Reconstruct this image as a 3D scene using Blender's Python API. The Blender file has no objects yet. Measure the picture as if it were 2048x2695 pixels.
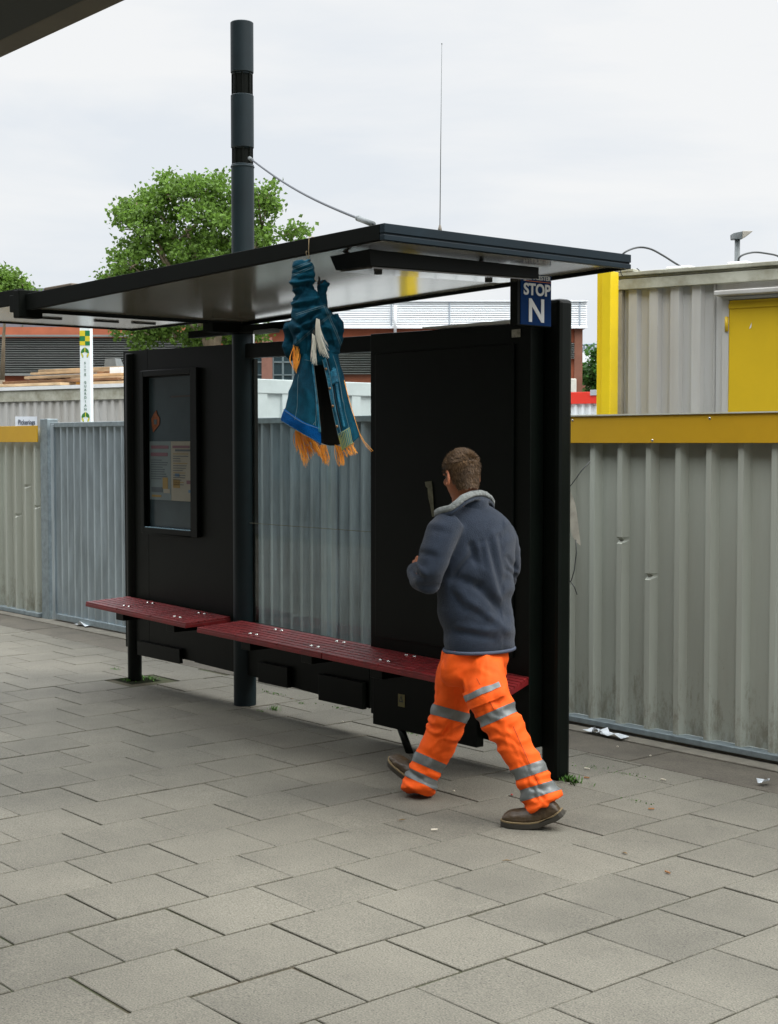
import bpy, bmesh, math, random
from mathutils import Vector, Matrix, noise
random.seed(7)
R = math.radians
S = bpy.context.scene
COL = S.collection
PI = math.pi

# ------------------------------------------------------------------ camera
# world axes: X runs along the shelter (towards the near right), Y away from the road, Z up
F, CX, CY, H = 3800.0, 1024.0, 1347.5, 1.73
T = math.atan(180.5 / F)
FW = Vector((-0.763, 0.647, 0)).normalized()
RT = Vector((FW.y, -FW.x, 0))
CAM = Vector((0, 0, H))
cam = bpy.data.cameras.new('camera')
cam.sensor_fit = 'HORIZONTAL'; cam.sensor_width = 36; cam.lens = 36 * F / 2048
cam.clip_end = 2000; cam.clip_start = 0.05
co = bpy.data.objects.new('camera', cam); COL.objects.link(co)
fwd = (FW * math.cos(T) - Vector((0, 0, 1)) * math.sin(T)).normalized()
co.location = CAM; co.rotation_euler = fwd.to_track_quat('-Z', 'Y').to_euler()
S.camera = co

# ------------------------------------------------------------------ world
SUN_EL, SUN_AZ = R(50), R(58)          # azimuth measured from +Y towards +X
w = bpy.data.worlds.new('World'); S.world = w; w.use_nodes = True
nt = w.node_tree; N = nt.nodes; L = nt.links
bg = N['Background']; bg.inputs[1].default_value = 0.1
sky = N.new('ShaderNodeTexSky'); sky.sky_type = 'NISHITA'; sky.sun_disc = False
sky.sun_elevation = SUN_EL; sky.sun_rotation = SUN_AZ; sky.dust_density = 3; sky.air_density = 1
tc = N.new('ShaderNodeTexCoord')
mp = N.new('ShaderNodeMapping'); mp.inputs['Scale'].default_value = (1.2, 1.2, 5.5); mp.inputs['Rotation'].default_value = (0.1, 0.06, 0.3)
L.new(tc.outputs['Generated'], mp.inputs[0])
cn = N.new('ShaderNodeTexNoise'); cn.inputs['Scale'].default_value = 2.6; cn.inputs['Detail'].default_value = 6; cn.inputs['Roughness'].default_value = 0.55; cn.inputs['Distortion'].default_value = 0.35
L.new(mp.outputs[0], cn.inputs['Vector'])
cr = N.new('ShaderNodeValToRGB')
cr.color_ramp.elements[0].position = 0.36; cr.color_ramp.elements[0].color = (8.2, 8.65, 9.15, 1)
cr.color_ramp.elements[1].position = 0.62; cr.color_ramp.elements[1].color = (9.5, 9.6, 9.65, 1)
L.new(cn.outputs['Fac'], cr.inputs[0])
mx = N.new('ShaderNodeMix'); mx.data_type = 'RGBA'; mx.inputs[0].default_value = 0.93
L.new(sky.outputs[0], mx.inputs[6]); L.new(cr.outputs[0], mx.inputs[7])
# an overcast sky is about three times brighter overhead than at the horizon
sx = N.new('ShaderNodeSeparateXYZ'); L.new(tc.outputs['Generated'], sx.inputs[0])
zr = N.new('ShaderNodeMapRange'); zr.inputs['From Min'].default_value = 0.30; zr.inputs['From Max'].default_value = 1.0; zr.inputs['To Min'].default_value = 1.0; zr.inputs['To Max'].default_value = 6.0
L.new(sx.outputs['Z'], zr.inputs[0])
vs_ = N.new('ShaderNodeVectorMath'); vs_.operation = 'SCALE'; L.new(mx.outputs[2], vs_.inputs[0]); L.new(zr.outputs[0], vs_.inputs['Scale'])
L.new(vs_.outputs[0], bg.inputs[0])

# ------------------------------------------------------------------ sun (overcast)
sl = bpy.data.lights.new('sun', 'SUN'); sl.energy = 1.3; sl.angle = R(20); sl.color = (1, 0.96, 0.9)
so = bpy.data.objects.new('sun', sl); COL.objects.link(so)
sd = Vector((math.sin(SUN_AZ) * math.cos(SUN_EL), math.cos(SUN_AZ) * math.cos(SUN_EL), math.sin(SUN_EL)))
so.rotation_euler = sd.to_track_quat('Z', 'Y').to_euler(); so.location = (0, 0, 20)

S.view_settings.view_transform = 'Standard'; S.view_settings.look = 'None'
S.view_settings.exposure = 0; S.view_settings.gamma = 1
S.cycles.use_denoising = True
S.cycles.max_bounces = 8; S.cycles.transparent_max_bounces = 16

# ------------------------------------------------------------------ helpers
def ray(x, y):
    p = (x - CX) / F; q = -(y - CY) / F
    return RT * p + FW * (math.cos(T) + q * math.sin(T)) + Vector((0, 0, -math.sin(T) + q * math.cos(T)))
def at(x, y, d):
    r = ray(x, y); return CAM + r * (d / r.dot(FW))
def onZ(x, y, z):
    r = ray(x, y); return CAM + r * ((z - H) / r.z)
def onY(x, y, b):
    r = ray(x, y); return CAM + r * (b / r.y)
def onX(x, y, a):
    r = ray(x, y); return CAM + r * (a / r.x)

MATX = {}
def tag(o, label=None, cat=None, group=None, kind=None):
    if label: o['label'] = label
    if cat: o['category'] = cat
    if group: o['group'] = group
    if kind: o['kind'] = kind
    return o
def empty(name, loc, label, cat, group=None, rz=0.0):
    o = bpy.data.objects.new(name, None); COL.objects.link(o)
    o.location = loc; o.rotation_euler = (0, 0, rz); o.empty_display_size = 0.2
    MATX[o.name] = Matrix.Translation(Vector(loc)) @ Matrix.Rotation(rz, 4, 'Z')
    return tag(o, label, cat, group)
def M_of(o):
    return MATX.get(o.name, Matrix.Identity(4)) if o else Matrix.Identity(4)

class MB:
    def __init__(s): s.v = []; s.f = []; s.m = []
    def add(s, vs, fs, mi=0):
        n = len(s.v); s.v += [Vector(v) for v in vs]; s.f += [tuple(i + n for i in f) for f in fs]; s.m += [mi] * len(fs); return s
    def box(s, x0, x1, y0, y1, z0, z1, mi=0):
        if x0 > x1: x0, x1 = x1, x0
        if y0 > y1: y0, y1 = y1, y0
        if z0 > z1: z0, z1 = z1, z0
        return s.add([(x0,y0,z0),(x1,y0,z0),(x1,y1,z0),(x0,y1,z0),(x0,y0,z1),(x1,y0,z1),(x1,y1,z1),(x0,y1,z1)],
              [(0,3,2,1),(4,5,6,7),(0,1,5,4),(1,2,6,5),(2,3,7,6),(3,0,4,7)], mi)
    def hexa(s, lo, hi, mi=0):    # lo, hi: 4 corners each, counter-clockwise from above
        return s.add(list(lo) + list(hi), [(0,3,2,1),(4,5,6,7),(0,1,5,4),(1,2,6,5),(2,3,7,6),(3,0,4,7)], mi)
    def extr(s, prof, z0, z1, mi=0):   # closed profile in XY (ccw) extruded in z
        n = len(prof); vs = [(p[0], p[1], z0) for p in prof] + [(p[0], p[1], z1) for p in prof]
        fs = [(i, (i+1) % n, n+(i+1) % n, n+i) for i in range(n)] + [tuple(range(n))[::-1], tuple(range(n, 2*n))]
        return s.add(vs, fs, mi)
    def tube(s, pts, rad, n=10, mi=0, cap=True, sq=None):
        pts = [Vector(p) for p in pts]
        if not isinstance(rad, (list, tuple)): rad = [rad] * len(pts)
        base = len(s.v); vs = []; fs = []; up = None
        for i, p in enumerate(pts):
            d = (pts[min(i+1, len(pts)-1)] - pts[max(i-1, 0)]).normalized()
            if up is None:
                up = Vector((0,0,1)) if abs(d.z) < 0.9 else Vector((1,0,0))
            a = d.cross(up)
            if a.length < 1e-6: a = d.orthogonal()
            a.normalize(); b = a.cross(d).normalized(); up = b
            r = rad[i]; ra, rb = r if isinstance(r, (list, tuple)) else (r, r)
            for k in range(n):
                t = 2*PI*k/n; vs.append(p + a*ra*math.cos(t) + b*rb*math.sin(t))
        for i in range(len(pts)-1):
            for k in range(n):
                k2 = (k+1) % n; fs.append((i*n+k, i*n+k2, (i+1)*n+k2, (i+1)*n+k))
        if cap: fs += [tuple(range(n))[::-1], tuple((len(pts)-1)*n+k for k in range(n))]
        return s.add(vs, fs, mi)
    def rings(s, rs, mi=0, cap=True):
        n = len(rs[0]); vs = [v for r in rs for v in r]; fs = []
        for i in range(len(rs)-1):
            for k in range(n):
                k2 = (k+1) % n; fs.append((i*n+k, i*n+k2, (i+1)*n+k2, (i+1)*n+k))
        if cap: fs += [tuple(range(n))[::-1], tuple((len(rs)-1)*n+k for k in range(n))]
        return s.add(vs, fs, mi)
    def ball(s, c, r, mi=0, n=16, m=10, rot=None):
        c = Vector(c); rr = r if isinstance(r, (tuple, list)) else (r, r, r)
        vs = []; fs = []
        for i in range(m+1):
            ph = PI*i/m
            for k in range(n):
                th = 2*PI*k/n
                v = Vector((rr[0]*math.sin(ph)*math.cos(th), rr[1]*math.sin(ph)*math.sin(th), rr[2]*math.cos(ph)))
                if rot: v = rot @ v
                vs.append(c + v)
        for i in range(m):
            for k in range(n):
                k2 = (k+1) % n; fs.append((i*n+k, (i+1)*n+k, (i+1)*n+k2, i*n+k2))
        return s.add(vs, fs, mi)
    def build(s, name, mats, parent=None, bevel=0, smooth=False, world=False, label=None):
        me = bpy.data.meshes.new(name)
        vs = s.v
        if world and parent is not None:
            root = parent
            while root.parent: root = root.parent
            inv = M_of(root).inverted(); vs = [inv @ v for v in vs]
        me.from_pydata([tuple(v) for v in vs], [], s.f)
        for m_ in (mats if isinstance(mats, (list, tuple)) else [mats]): me.materials.append(m_)
        me.polygons.foreach_set('material_index', s.m)
        bm = bmesh.new(); bm.from_mesh(me); bmesh.ops.remove_doubles(bm, verts=bm.verts, dist=1e-6)
        bmesh.ops.recalc_face_normals(bm, faces=bm.faces); bm.to_mesh(me); bm.free()
        if smooth: me.polygons.foreach_set('use_smooth', [True]*len(me.polygons))
        o = bpy.data.objects.new(name, me); COL.objects.link(o)
        if parent is not None: o.parent = parent
        if bevel:
            b = o.modifiers.new('b', 'BEVEL'); b.width = bevel; b.segments = 2; b.limit_method = 'ANGLE'
        if label: o['label'] = label
        return o

def textmesh(txt, size, M, name, mat, parent, bold=0.0, extr=0.0015, align='CENTER', sx=1.0, spacing=1.0, world=True):
    cu = bpy.data.curves.new('t', 'FONT'); cu.body = txt; cu.size = size; cu.offset = bold; cu.extrude = extr
    cu.align_x = align; cu.space_character = spacing
    o = bpy.data.objects.new('t', cu); COL.objects.link(o)
    dg = bpy.context.evaluated_depsgraph_get(); me = bpy.data.meshes.new_from_object(o.evaluated_get(dg))
    bpy.data.objects.remove(o)
    root = parent
    while root is not None and root.parent: root = root.parent
    MM = (M_of(root).inverted() if world else Matrix.Identity(4)) @ M @ Matrix.Diagonal((sx, 1, 1, 1))
    me.transform(MM); me.materials.clear(); me.materials.append(mat); me.name = name
    ob = bpy.data.objects.new(name, me); COL.objects.link(ob); ob.parent = parent
    return ob

# ------------------------------------------------------------------ materials
def mat(name, col, rough=0.6, metal=0.0, var=0.0, vscale=4.0, col2=None, bump=0.0, bscale=60.0, spec=0.5, coat=0.0,
        streak=False, island=0.0, sheen=0.0, rvar=0.0, speck=0.0):
    m = bpy.data.materials.new(name); m.use_nodes = True
    n = m.node_tree.nodes; l = m.node_tree.links; b = n['Principled BSDF']
    b.inputs['Roughness'].default_value = rough; b.inputs['Metallic'].default_value = metal
    b.inputs['Specular IOR Level'].default_value = spec; b.inputs['Coat Weight'].default_value = coat
    b.inputs['Coat Roughness'].default_value = 0.12
    if sheen: b.inputs['Sheen Weight'].default_value = sheen; b.inputs['Sheen Roughness'].default_value = 0.5
    tcn = n.new('ShaderNodeTexCoord'); src = tcn.outputs['Object']
    if streak:
        mpn = n.new('ShaderNodeMapping'); mpn.inputs['Scale'].default_value = (1, 1, 0.12); l.new(src, mpn.inputs[0]); ssrc = mpn.outputs[0]
    else: ssrc = src
    cur = None
    if var or col2:
        c2 = col2 if col2 else tuple(c*(1-var) for c in col)
        tn = n.new('ShaderNodeTexNoise'); tn.inputs['Scale'].default_value = vscale; tn.inputs['Detail'].default_value = 6; tn.inputs['Roughness'].default_value = 0.65
        l.new(ssrc, tn.inputs['Vector'])
        rp = n.new('ShaderNodeValToRGB'); rp.color_ramp.elements[0].position = 0.34; rp.color_ramp.elements[1].position = 0.66
        rp.color_ramp.elements[0].color = (*c2, 1); rp.color_ramp.elements[1].color = (*col, 1)
        l.new(tn.outputs['Fac'], rp.inputs[0]); cur = rp.outputs[0]
        if rvar:
            mr = n.new('ShaderNodeMapRange'); mr.inputs['To Min'].default_value = rough - rvar; mr.inputs['To Max'].default_value = rough + rvar
            l.new(tn.outputs['Fac'], mr.inputs[0]); l.new(mr.outputs[0], b.inputs['Roughness'])
    if island:
        g = n.new('ShaderNodeNewGeometry'); mr = n.new('ShaderNodeMapRange')
        mr.inputs['To Min'].default_value = 1-island; mr.inputs['To Max'].default_value = 1+island
        l.new(g.outputs['Random Per Island'], mr.inputs[0])
        vm = n.new('ShaderNodeVectorMath'); vm.operation = 'SCALE'
        if cur: l.new(cur, vm.inputs[0])
        else: vm.inputs[0].default_value = col
        l.new(mr.outputs[0], vm.inputs['Scale']); cur = vm.outputs[0]
    if speck:
        tv = n.new('ShaderNodeTexNoise'); tv.inputs['Scale'].default_value = 160; tv.inputs['Detail'].default_value = 2; l.new(src, tv.inputs['Vector'])
        mr = n.new('ShaderNodeMapRange'); mr.inputs['From Min'].default_value = 0.3; mr.inputs['From Max'].default_value = 0.7
        mr.inputs['To Min'].default_value = 1-speck; mr.inputs['To Max'].default_value = 1+speck; l.new(tv.outputs['Fac'], mr.inputs[0])
        vm = n.new('ShaderNodeVectorMath'); vm.operation = 'SCALE'
        if cur: l.new(cur, vm.inputs[0])
        else: vm.inputs[0].default_value = col
        l.new(mr.outputs[0], vm.inputs['Scale']); cur = vm.outputs[0]
    if cur: l.new(cur, b.inputs['Base Color'])
    else: b.inputs['Base Color'].default_value = (*col, 1)
    if bump:
        tb = n.new('ShaderNodeTexNoise'); tb.inputs['Scale'].default_value = bscale; tb.inputs['Detail'].default_value = 4; l.new(src, tb.inputs['Vector'])
        bp = n.new('ShaderNodeBump'); bp.inputs['Strength'].default_value = bump; bp.inputs['Distance'].default_value = 0.01
        l.new(tb.outputs['Fac'], bp.inputs['Height']); l.new(bp.outputs[0], b.inputs['Normal'])
    return m

black = mat('black_paint', (0.0025, 0.0045, 0.003), 0.42, var=0.35, vscale=3, bump=0.03, bscale=25, spec=0.14)
blackm = mat('black_matt', (0.003, 0.0045, 0.003), 0.7, var=0.3, spec=0.1)
polemat = mat('pole_paint', (0.006, 0.016, 0.020), 0.5, var=0.3, vscale=5, bump=0.05, bscale=80, spec=0.3)
fascia = mat('fascia_paint', (0.005, 0.016, 0.024), 0.5, var=0.3, spec=0.25)
fasciaf = mat('fascia_shaded', (0.003, 0.0045, 0.003), 0.7, var=0.3, spec=0.1)  # black copy of the fascia colour, its shaded front put into the paint
soffit = mat('soffit_panel', (0.31, 0.29, 0.225), 0.16, var=0.22, vscale=3.5, spec=0.8, coat=0.4)
redm = mat('bench_red', (0.21, 0.010, 0.012), 0.45, var=0.45, vscale=9, rvar=0.12, bump=0.08, bscale=90)
steel = mat('bolt_steel', (0.75, 0.75, 0.72), 0.25, metal=1)
galv = mat('galvanised_steel', (0.47, 0.55, 0.59), 0.36, metal=0.7, var=0.30, vscale=16, rvar=0.12, streak=True, bump=0.05, bscale=14)
galvpost = mat('galvanised_post', (0.30, 0.36, 0.38), 0.5, metal=0.6, var=0.3, vscale=16)
cream = mat('cream_sheet', (0.40, 0.425, 0.365), 0.5, col2=(0.345, 0.355, 0.30), vscale=3.2, streak=True, bump=0.05, bscale=9)
def add_mud(m):
    # splashed mud and scrapes along the foot of the sheets
    n = m.node_tree.nodes; l = m.node_tree.links; b = n['Principled BSDF']; src = b.inputs['Base Color'].links[0].from_socket
    g = n.new('ShaderNodeNewGeometry'); sp = n.new('ShaderNodeSeparateXYZ'); l.new(g.outputs['Position'], sp.inputs[0])
    mr = n.new('ShaderNodeMapRange'); mr.inputs['From Min'].default_value = 0.02; mr.inputs['From Max'].default_value = 0.75; mr.inputs['To Min'].default_value = 0.30; mr.inputs['To Max'].default_value = 0.0; l.new(sp.outputs['Z'], mr.inputs[0])
    no = n.new('ShaderNodeTexNoise'); no.inputs['Scale'].default_value = 14; no.inputs['Detail'].default_value = 8; no.inputs['Roughness'].default_value = .8; no.inputs['Distortion'].default_value = 0.2
    mp_ = n.new('ShaderNodeMapping'); mp_.inputs['Scale'].default_value = (1, 1, .35); l.new(g.outputs['Position'], mp_.inputs[0]); l.new(mp_.outputs[0], no.inputs['Vector'])
    ad_ = n.new('ShaderNodeMath'); ad_.operation = 'ADD'; l.new(no.outputs['Fac'], ad_.inputs[0]); l.new(mr.outputs[0], ad_.inputs[1])
    r2 = n.new('ShaderNodeMapRange'); r2.inputs['From Min'].default_value = .70; r2.inputs['From Max'].default_value = .86; r2.inputs['To Max'].default_value = .55; l.new(ad_.outputs[0], r2.inputs[0])
    mx_ = n.new('ShaderNodeMix'); mx_.data_type = 'RGBA'; l.new(r2.outputs[0], mx_.inputs[0]); l.new(src, mx_.inputs[6]); mx_.inputs[7].default_value = (0.12, 0.10, 0.055, 1)
    l.new(mx_.outputs[2], b.inputs['Base Color'])
add_mud(cream)
yband = mat('yellow_band', (0.56, 0.32, 0.006), 0.5, var=0.1, vscale=3)
ypost = mat('yellow_frame', (0.86, 0.62, 0.01), 0.45, var=0.08)
ydoor = mat('yellow_door', (0.66, 0.44, 0.008), 0.45, var=0.06)
contg = mat('container_grey', (0.50, 0.50, 0.475), 0.5, col2=(0.40, 0.38, 0.34), vscale=2.5, streak=True)
contr = mat('container_rail', (0.46, 0.46, 0.38), 0.55, col2=(0.26, 0.25, 0.18), vscale=5)
contw = mat('container_white', (0.84, 0.88, 0.88), 0.5, var=0.1)
brick = mat('brick', (0.43, 0.125, 0.06), 0.85, var=0.3, vscale=1.2, bump=0.1, bscale=12)
brick2 = mat('brick_brown', (0.24, 0.10, 0.06), 0.85, var=0.3, vscale=2)
clad = mat('white_cladding', (0.88, 0.91, 0.92), 0.5, var=0.06, vscale=0.5)
cladg = mat('cladding_groove', (0.35, 0.40, 0.45), 0.6)
louv = mat('louvre_grey', (0.24, 0.25, 0.235), 0.5, var=0.2, vscale=0.8)
dark = mat('dark_recess', (0.02, 0.024, 0.024), 0.7)
winm = mat('window_glass', (0.05, 0.09, 0.11), 0.08, var=0.3, vscale=0.4)
timber = mat('timber', (0.62, 0.43, 0.24), 0.75, var=0.5, vscale=1.5, island=0.25)
timberd = mat('timber_dark', (0.24, 0.12, 0.05), 0.8, var=0.5, vscale=3)
white = mat('white_plastic', (0.78, 0.80, 0.79), 0.5, var=0.08)
greym = mat('grey_metal', (0.16, 0.18, 0.18), 0.55, var=0.3)
rubber = mat('black_rubber', (0.03, 0.035, 0.035), 0.5)
redp = mat('red_paint', (0.72, 0.03, 0.012), 0.45)
blue = mat('sign_blue', (0.0015, 0.030, 0.125), 0.55, var=0.2, spec=0.08)
letter = mat('letter_white', (0.72, 0.73, 0.73), 0.5)
orangel = mat('orange_line', (0.6, 0.16, 0.02), 0.5)
greenl = mat('emblem_green', (0.03, 0.16, 0.03), 0.5)
yel = mat('emblem_yellow', (0.75, 0.66, 0.02), 0.5)
textg = mat('text_grey_green', (0.10, 0.20, 0.15), 0.6)

def slabmat():
    m = mat('paving_slab', (0.146, 0.136, 0.106), 0.82, var=0.20, vscale=1.4, island=0.085, bump=0.35, bscale=140, speck=0.38)
    n = m.node_tree.nodes; l = m.node_tree.links; b = n['Principled BSDF']; src = b.inputs['Base Color'].links[0].from_socket
    tc_ = n.new('ShaderNodeTexCoord')
    def mulby(src, tex_out, lo, hi, a, c):
        mr = n.new('ShaderNodeMapRange'); mr.inputs['From Min'].default_value = lo; mr.inputs['From Max'].default_value = hi
        mr.inputs['To Min'].default_value = a; mr.inputs['To Max'].default_value = c; l.new(tex_out, mr.inputs[0])
        vm = n.new('ShaderNodeVectorMath'); vm.operation = 'SCALE'; l.new(src, vm.inputs[0]); l.new(mr.outputs[0], vm.inputs['Scale']); return vm.outputs[0]
    t1 = n.new('ShaderNodeTexNoise'); t1.inputs['Scale'].default_value = 0.55; t1.inputs['Detail'].default_value = 7; t1.inputs['Roughness'].default_value = .7; l.new(tc_.outputs['Object'], t1.inputs['Vector'])
    src = mulby(src, t1.outputs['Fac'], .38, .62, .80, 1.12)
    t2 = n.new('ShaderNodeTexVoronoi'); t2.inputs['Scale'].default_value = 2.3; l.new(tc_.outputs['Object'], t2.inputs['Vector'])
    src = mulby(src, t2.outputs['Distance'], .03, .05, .62, 1.0)         # old gum spots
    t3 = n.new('ShaderNodeTexVoronoi'); t3.inputs['Scale'].default_value = 55; l.new(tc_.outputs['Object'], t3.inputs['Vector'])
    src = mulby(src, t3.outputs['Distance'], .10, .22, .55, 1.0)         # dark aggregate
    t4 = n.new('ShaderNodeTexNoise'); t4.inputs['Scale'].default_value = 6; t4.inputs['Detail'].default_value = 8; t4.inputs['Roughness'].default_value = .75; l.new(tc_.outputs['Object'], t4.inputs['Vector'])
    src = mulby(src, t4.outputs['Fac'], .58, .72, 1.0, .80)
    l.new(src, b.inputs['Base Color'])
    return m
slab = slabmat()
dirt = mat('joint_dirt', (0.050, 0.036, 0.018), 0.95, col2=(0.03, 0.045, 0.010), vscale=2.2, bump=0.4, bscale=60)
strip = mat('cement_strip', (0.105, 0.092, 0.07), 0.9, var=0.35, vscale=3, bump=0.3, bscale=90, speck=0.3)
conc = mat('pale_concrete', (0.18, 0.165, 0.13), 0.9, var=0.35, vscale=6, bump=0.3, bscale=50)
asph = mat('asphalt', (0.06, 0.06, 0.058), 0.9, var=0.3, bump=0.3)

# ------------------------------------------------------------------ setting: ground, paving
g = MB(); g.add([(-900,-900,-0.06),(900,-900,-0.06),(900,900,-0.06),(-900,900,-0.06)], [(0,1,2,3)])
tag(g.build('ground', asph), kind='structure')
base = MB(); base.box(-30, 6, -5, 6.6, -0.055, -0.0065)
tag(base.build('bedding', dirt), kind='structure')

def slabs():
    s = MB()
    PA, PB = 0.3965, 0.400
    def one(x0, x1, y0, y1, hz=None):
        j = 0.0026 + random.random()*0.0026
        x0 += j; x1 -= j; y0 += j; y1 -= j
        if x1-x0 < 0.02 or y1-y0 < 0.02: return
        h = random.uniform(-0.0018, 0.0018) if hz is None else hz
        tx, ty = random.uniform(-.005, .005), random.uniform(-.005, .005)
        if random.random() < 0.08: tx *= 2.4; ty *= 2.4
        cx, cy = (x0+x1)/2, (y0+y1)/2; c = 0.0028
        rt = [random.uniform(-.0015, .0015) for _ in range(8)]
        def z(x, y): return h + (x-cx)*tx + (y-cy)*ty
        P = [(x0+rt[0],y0+rt[1]),(x1+rt[2],y0+rt[3]),(x1+rt[4],y1+rt[5]),(x0+rt[6],y1+rt[7])]
        Q = [(P[0][0]+c,P[0][1]+c),(P[1][0]-c,P[1][1]+c),(P[2][0]-c,P[2][1]-c),(P[3][0]+c,P[3][1]-c)]
        vs = [(x, y, z(x, y)) for x, y in Q] + [(x, y, z(x, y)-0.0025) for x, y in P] + [(x, y, -0.03) for x, y in P]
        fs = [(0,1,2,3)] + [(i, i+4, (i+1) % 4+4, (i+1) % 4) for i in range(4)] + [(i+4, i+8, (i+1) % 4+8, (i+1) % 4+4) for i in range(4)]
        s.add(vs, fs)
    k0 = -193; YMAX = 6.035
    for r in range(-64, 26):
        x0 = -4.193 + r*PA; x1 = x0 + PA
        if x1 > 4: break
        ph = 2.191 if r % 2 == 0 else 2.397
        n = -17
        while True:
            y0 = ph + n*PB; y1 = y0 + PB; n += 1
            if y1 < -4.2: continue
            if y0 > YMAX - 0.03: break
            y1c = min(y1, YMAX)
            if -9.5 < x0 < -9.0 and abs((y0+y1c)/2 - 5.4) < 0.2 and abs((x0+x1)/2+9.2) < 0.2: 
                continue       # open pocket round the left post
            if y0 > 5.5 and random.random() < 0.34:
                q = random.choice([0.33, 0.5, 0.66]); 
                if random.random() < 0.5: one(x0, x0+PA*q, y0, y1c); one(x0+PA*q, x1, y0, y1c)
                else:
                    ym = y0+(y1c-y0)*q; one(x0, x1, y0, ym); one(x0, x0+PA*0.5, ym, y1c); one(x0+PA*0.5, x1, ym, y1c)
            else: one(x0, x1, y0, y1c)
    return s
tag(slabs().build('pavement', slab), kind='structure')
st = MB(); xs = -26
while xs < 3:
    ln = 0.9 + random.random()*0.25
    st.box(xs+0.004, xs+ln-0.004, 6.045, 6.43, -0.03, -0.002+random.uniform(-.002, .002)); xs += ln
tag(st.build('paving_strip', strip, bevel=0.004), kind='structure')
st = MB(); st.box(-26, 3, 6.436, 6.86, -0.05, 0.006)
tag(st.build('concrete_footing', conc, bevel=0.004), kind='structure')
yard = MB(); yard.box(-60, 30, 6.87, 60, -0.055, -0.02)
tag(yard.build('yard_surface', asph), kind='structure')

# ------------------------------------------------------------------ fences
def corrug(s, x0, x1, y, z0, z1, pitch, xoff, wtop, wslope, depth, dents=()):
    """trapezoidal sheet; ribs stand out towards -Y"""
    xs = [x0]; ys = [0.0]
    k = math.floor((x0 - xoff)/pitch) - 1
    pts = []
    while True:
        c = xoff + k*pitch; k += 1
        if c - wtop/2 - wslope > x1: break
        for dx, d in ((-wtop/2-wslope*.25, 0), (-wtop/2, 1), (wtop/2, 1), (wtop/2+wslope, 0)):
            if x0 < c+dx < x1: pts.append((c+dx, d*depth))
    pts = [(x0, 0)] + pts + [(x1, 0)]
    zs = [z0] + [z0+(z1-z0)*i/24 for i in range(1, 24)] + [z1]
    for dn in dents: zs += [dn[1]-0.02, dn[1], dn[1]+0.02]
    zs = sorted(set(zs))
    def dy(x, d, z):
        if d <= 0: return 0
        for dx, dz in dents:
            if abs(x-dx) < wtop and abs(z-dz) < 0.015: return depth*0.45
        return 0
    n = len(pts); vs = []
    for z in zs:
        for (x, d) in pts: vs.append((x, y - d + dy(x, d, z), z))
    m_ = len(vs); th = 0.0016
    vs2 = [(a, b+th, c) for a, b, c in vs]
    fs = []
    for i in range(len(zs)-1):
        for k in range(n-1):
            a = i*n+k; fs.append((a, a+1, a+n+1, a+n)); fs.append((m_+a, m_+a+n, m_+a+n+1, m_+a+1))
    s.add(vs+vs2, fs)
    return s

def no_doubles_build(s, *a, **k): return s.build(*a, **k)

FY = 6.63
# near right hoarding
hd = empty('steel_hoarding', (-5.0, FY, 0), 'cream corrugated steel hoarding with yellow top band right of the bus shelter', 'fence')
s = MB(); corrug(s, -6.10, 2.9, FY, 0.06, 1.86, 0.2155, -5.425, 0.036, 0.018, 0.055, dents=[(-5.64, 1.155), (-5.425, 0.955)])
s.build('sheet', cream, hd, world=True)
s = MB(); s.box(-6.11, 2.9, FY-0.085, FY-0.07, 1.732, 1.893)
s.build('yellow_band', yband, hd, bevel=0.002, world=True)
s = MB(); s.box(-6.11, 2.9, FY-0.095, FY+0.03, 1.8945, 1.902)
s.build('cap_strip', mat('cap_grey', (0.55, 0.55, 0.45), 0.5), hd, world=True)
s = MB(); s.box(-6.12, 2.9, FY-0.085, FY+0.02, 0.025, 0.058)
s.build('bottom_rail', galvpost, hd, bevel=0.004, world=True)
for px, py in ((1507, 1106), (1717, 1159), (1868, 1101)):
    p = onY(px, py, FY-0.086); s = MB(); s.ball(p, (0.008, 0.004, 0.008)); s.build('screw', steel, hd, smooth=True, world=True)
# galvanised edge post seen right of the shelter
s = MB(); s.box(-6.19, -6.125, FY-0.06, FY+0.0, 0.0, 1.93)
o = s.build('fence_post', galvpost, bevel=0.004); tag(o, 'thin galvanised fence post at left end of near cream hoarding', 'fence post')

# gates (galvanised), from the far post to the near post
gt = empty('steel_gate', (-11, FY, 0), 'galvanised corrugated gate leaf left of and behind the poster panel', 'gate')
s = MB(); corrug(s, -12.83, -8.52, FY, 0.07, 1.90, 0.1285, -12.40, 0.026, 0.030, 0.040)
s.build('sheet', galv, gt, world=True)
s = MB(); s.box(-12.85, -8.50, FY-0.055, FY+0.01, 1.885, 1.93); s.build('top_rail', galvpost, gt, bevel=0.004, world=True)
s = MB(); s.box(-12.85, -8.50, FY-0.055, FY+0.01, 0.02, 0.075); s.build('bottom_rail', galvpost, gt, bevel=0.004, world=True)
for x in (-12.80, -8.49): s = MB(); s.box(x-0.03, x+0.03, FY-0.06, FY+0.012, 0.02, 1.915); s.build('stile', galv, gt, bevel=0.004, world=True)
gt = empty('steel_gate', (-7.3, FY, 0), 'galvanised corrugated gate leaf behind right part of the glass and advert panel', 'gate')
s = MB(); corrug(s, -8.36, -6.24, FY, 0.07, 1.90, 0.1285, -8.20, 0.026, 0.030, 0.040)
s.build('sheet', galv, gt, world=True)
s = MB(); s.box(-8.42, -6.22, FY-0.055, FY+0.01, 1.885, 1.93); s.build('top_rail', galvpost, gt, bevel=0.004, world=True)
s = MB(); s.box(-8.42, -6.22, FY-0.055, FY+0.01, 0.02, 0.075); s.build('bottom_rail', galvpost, gt, bevel=0.004, world=True)
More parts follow.
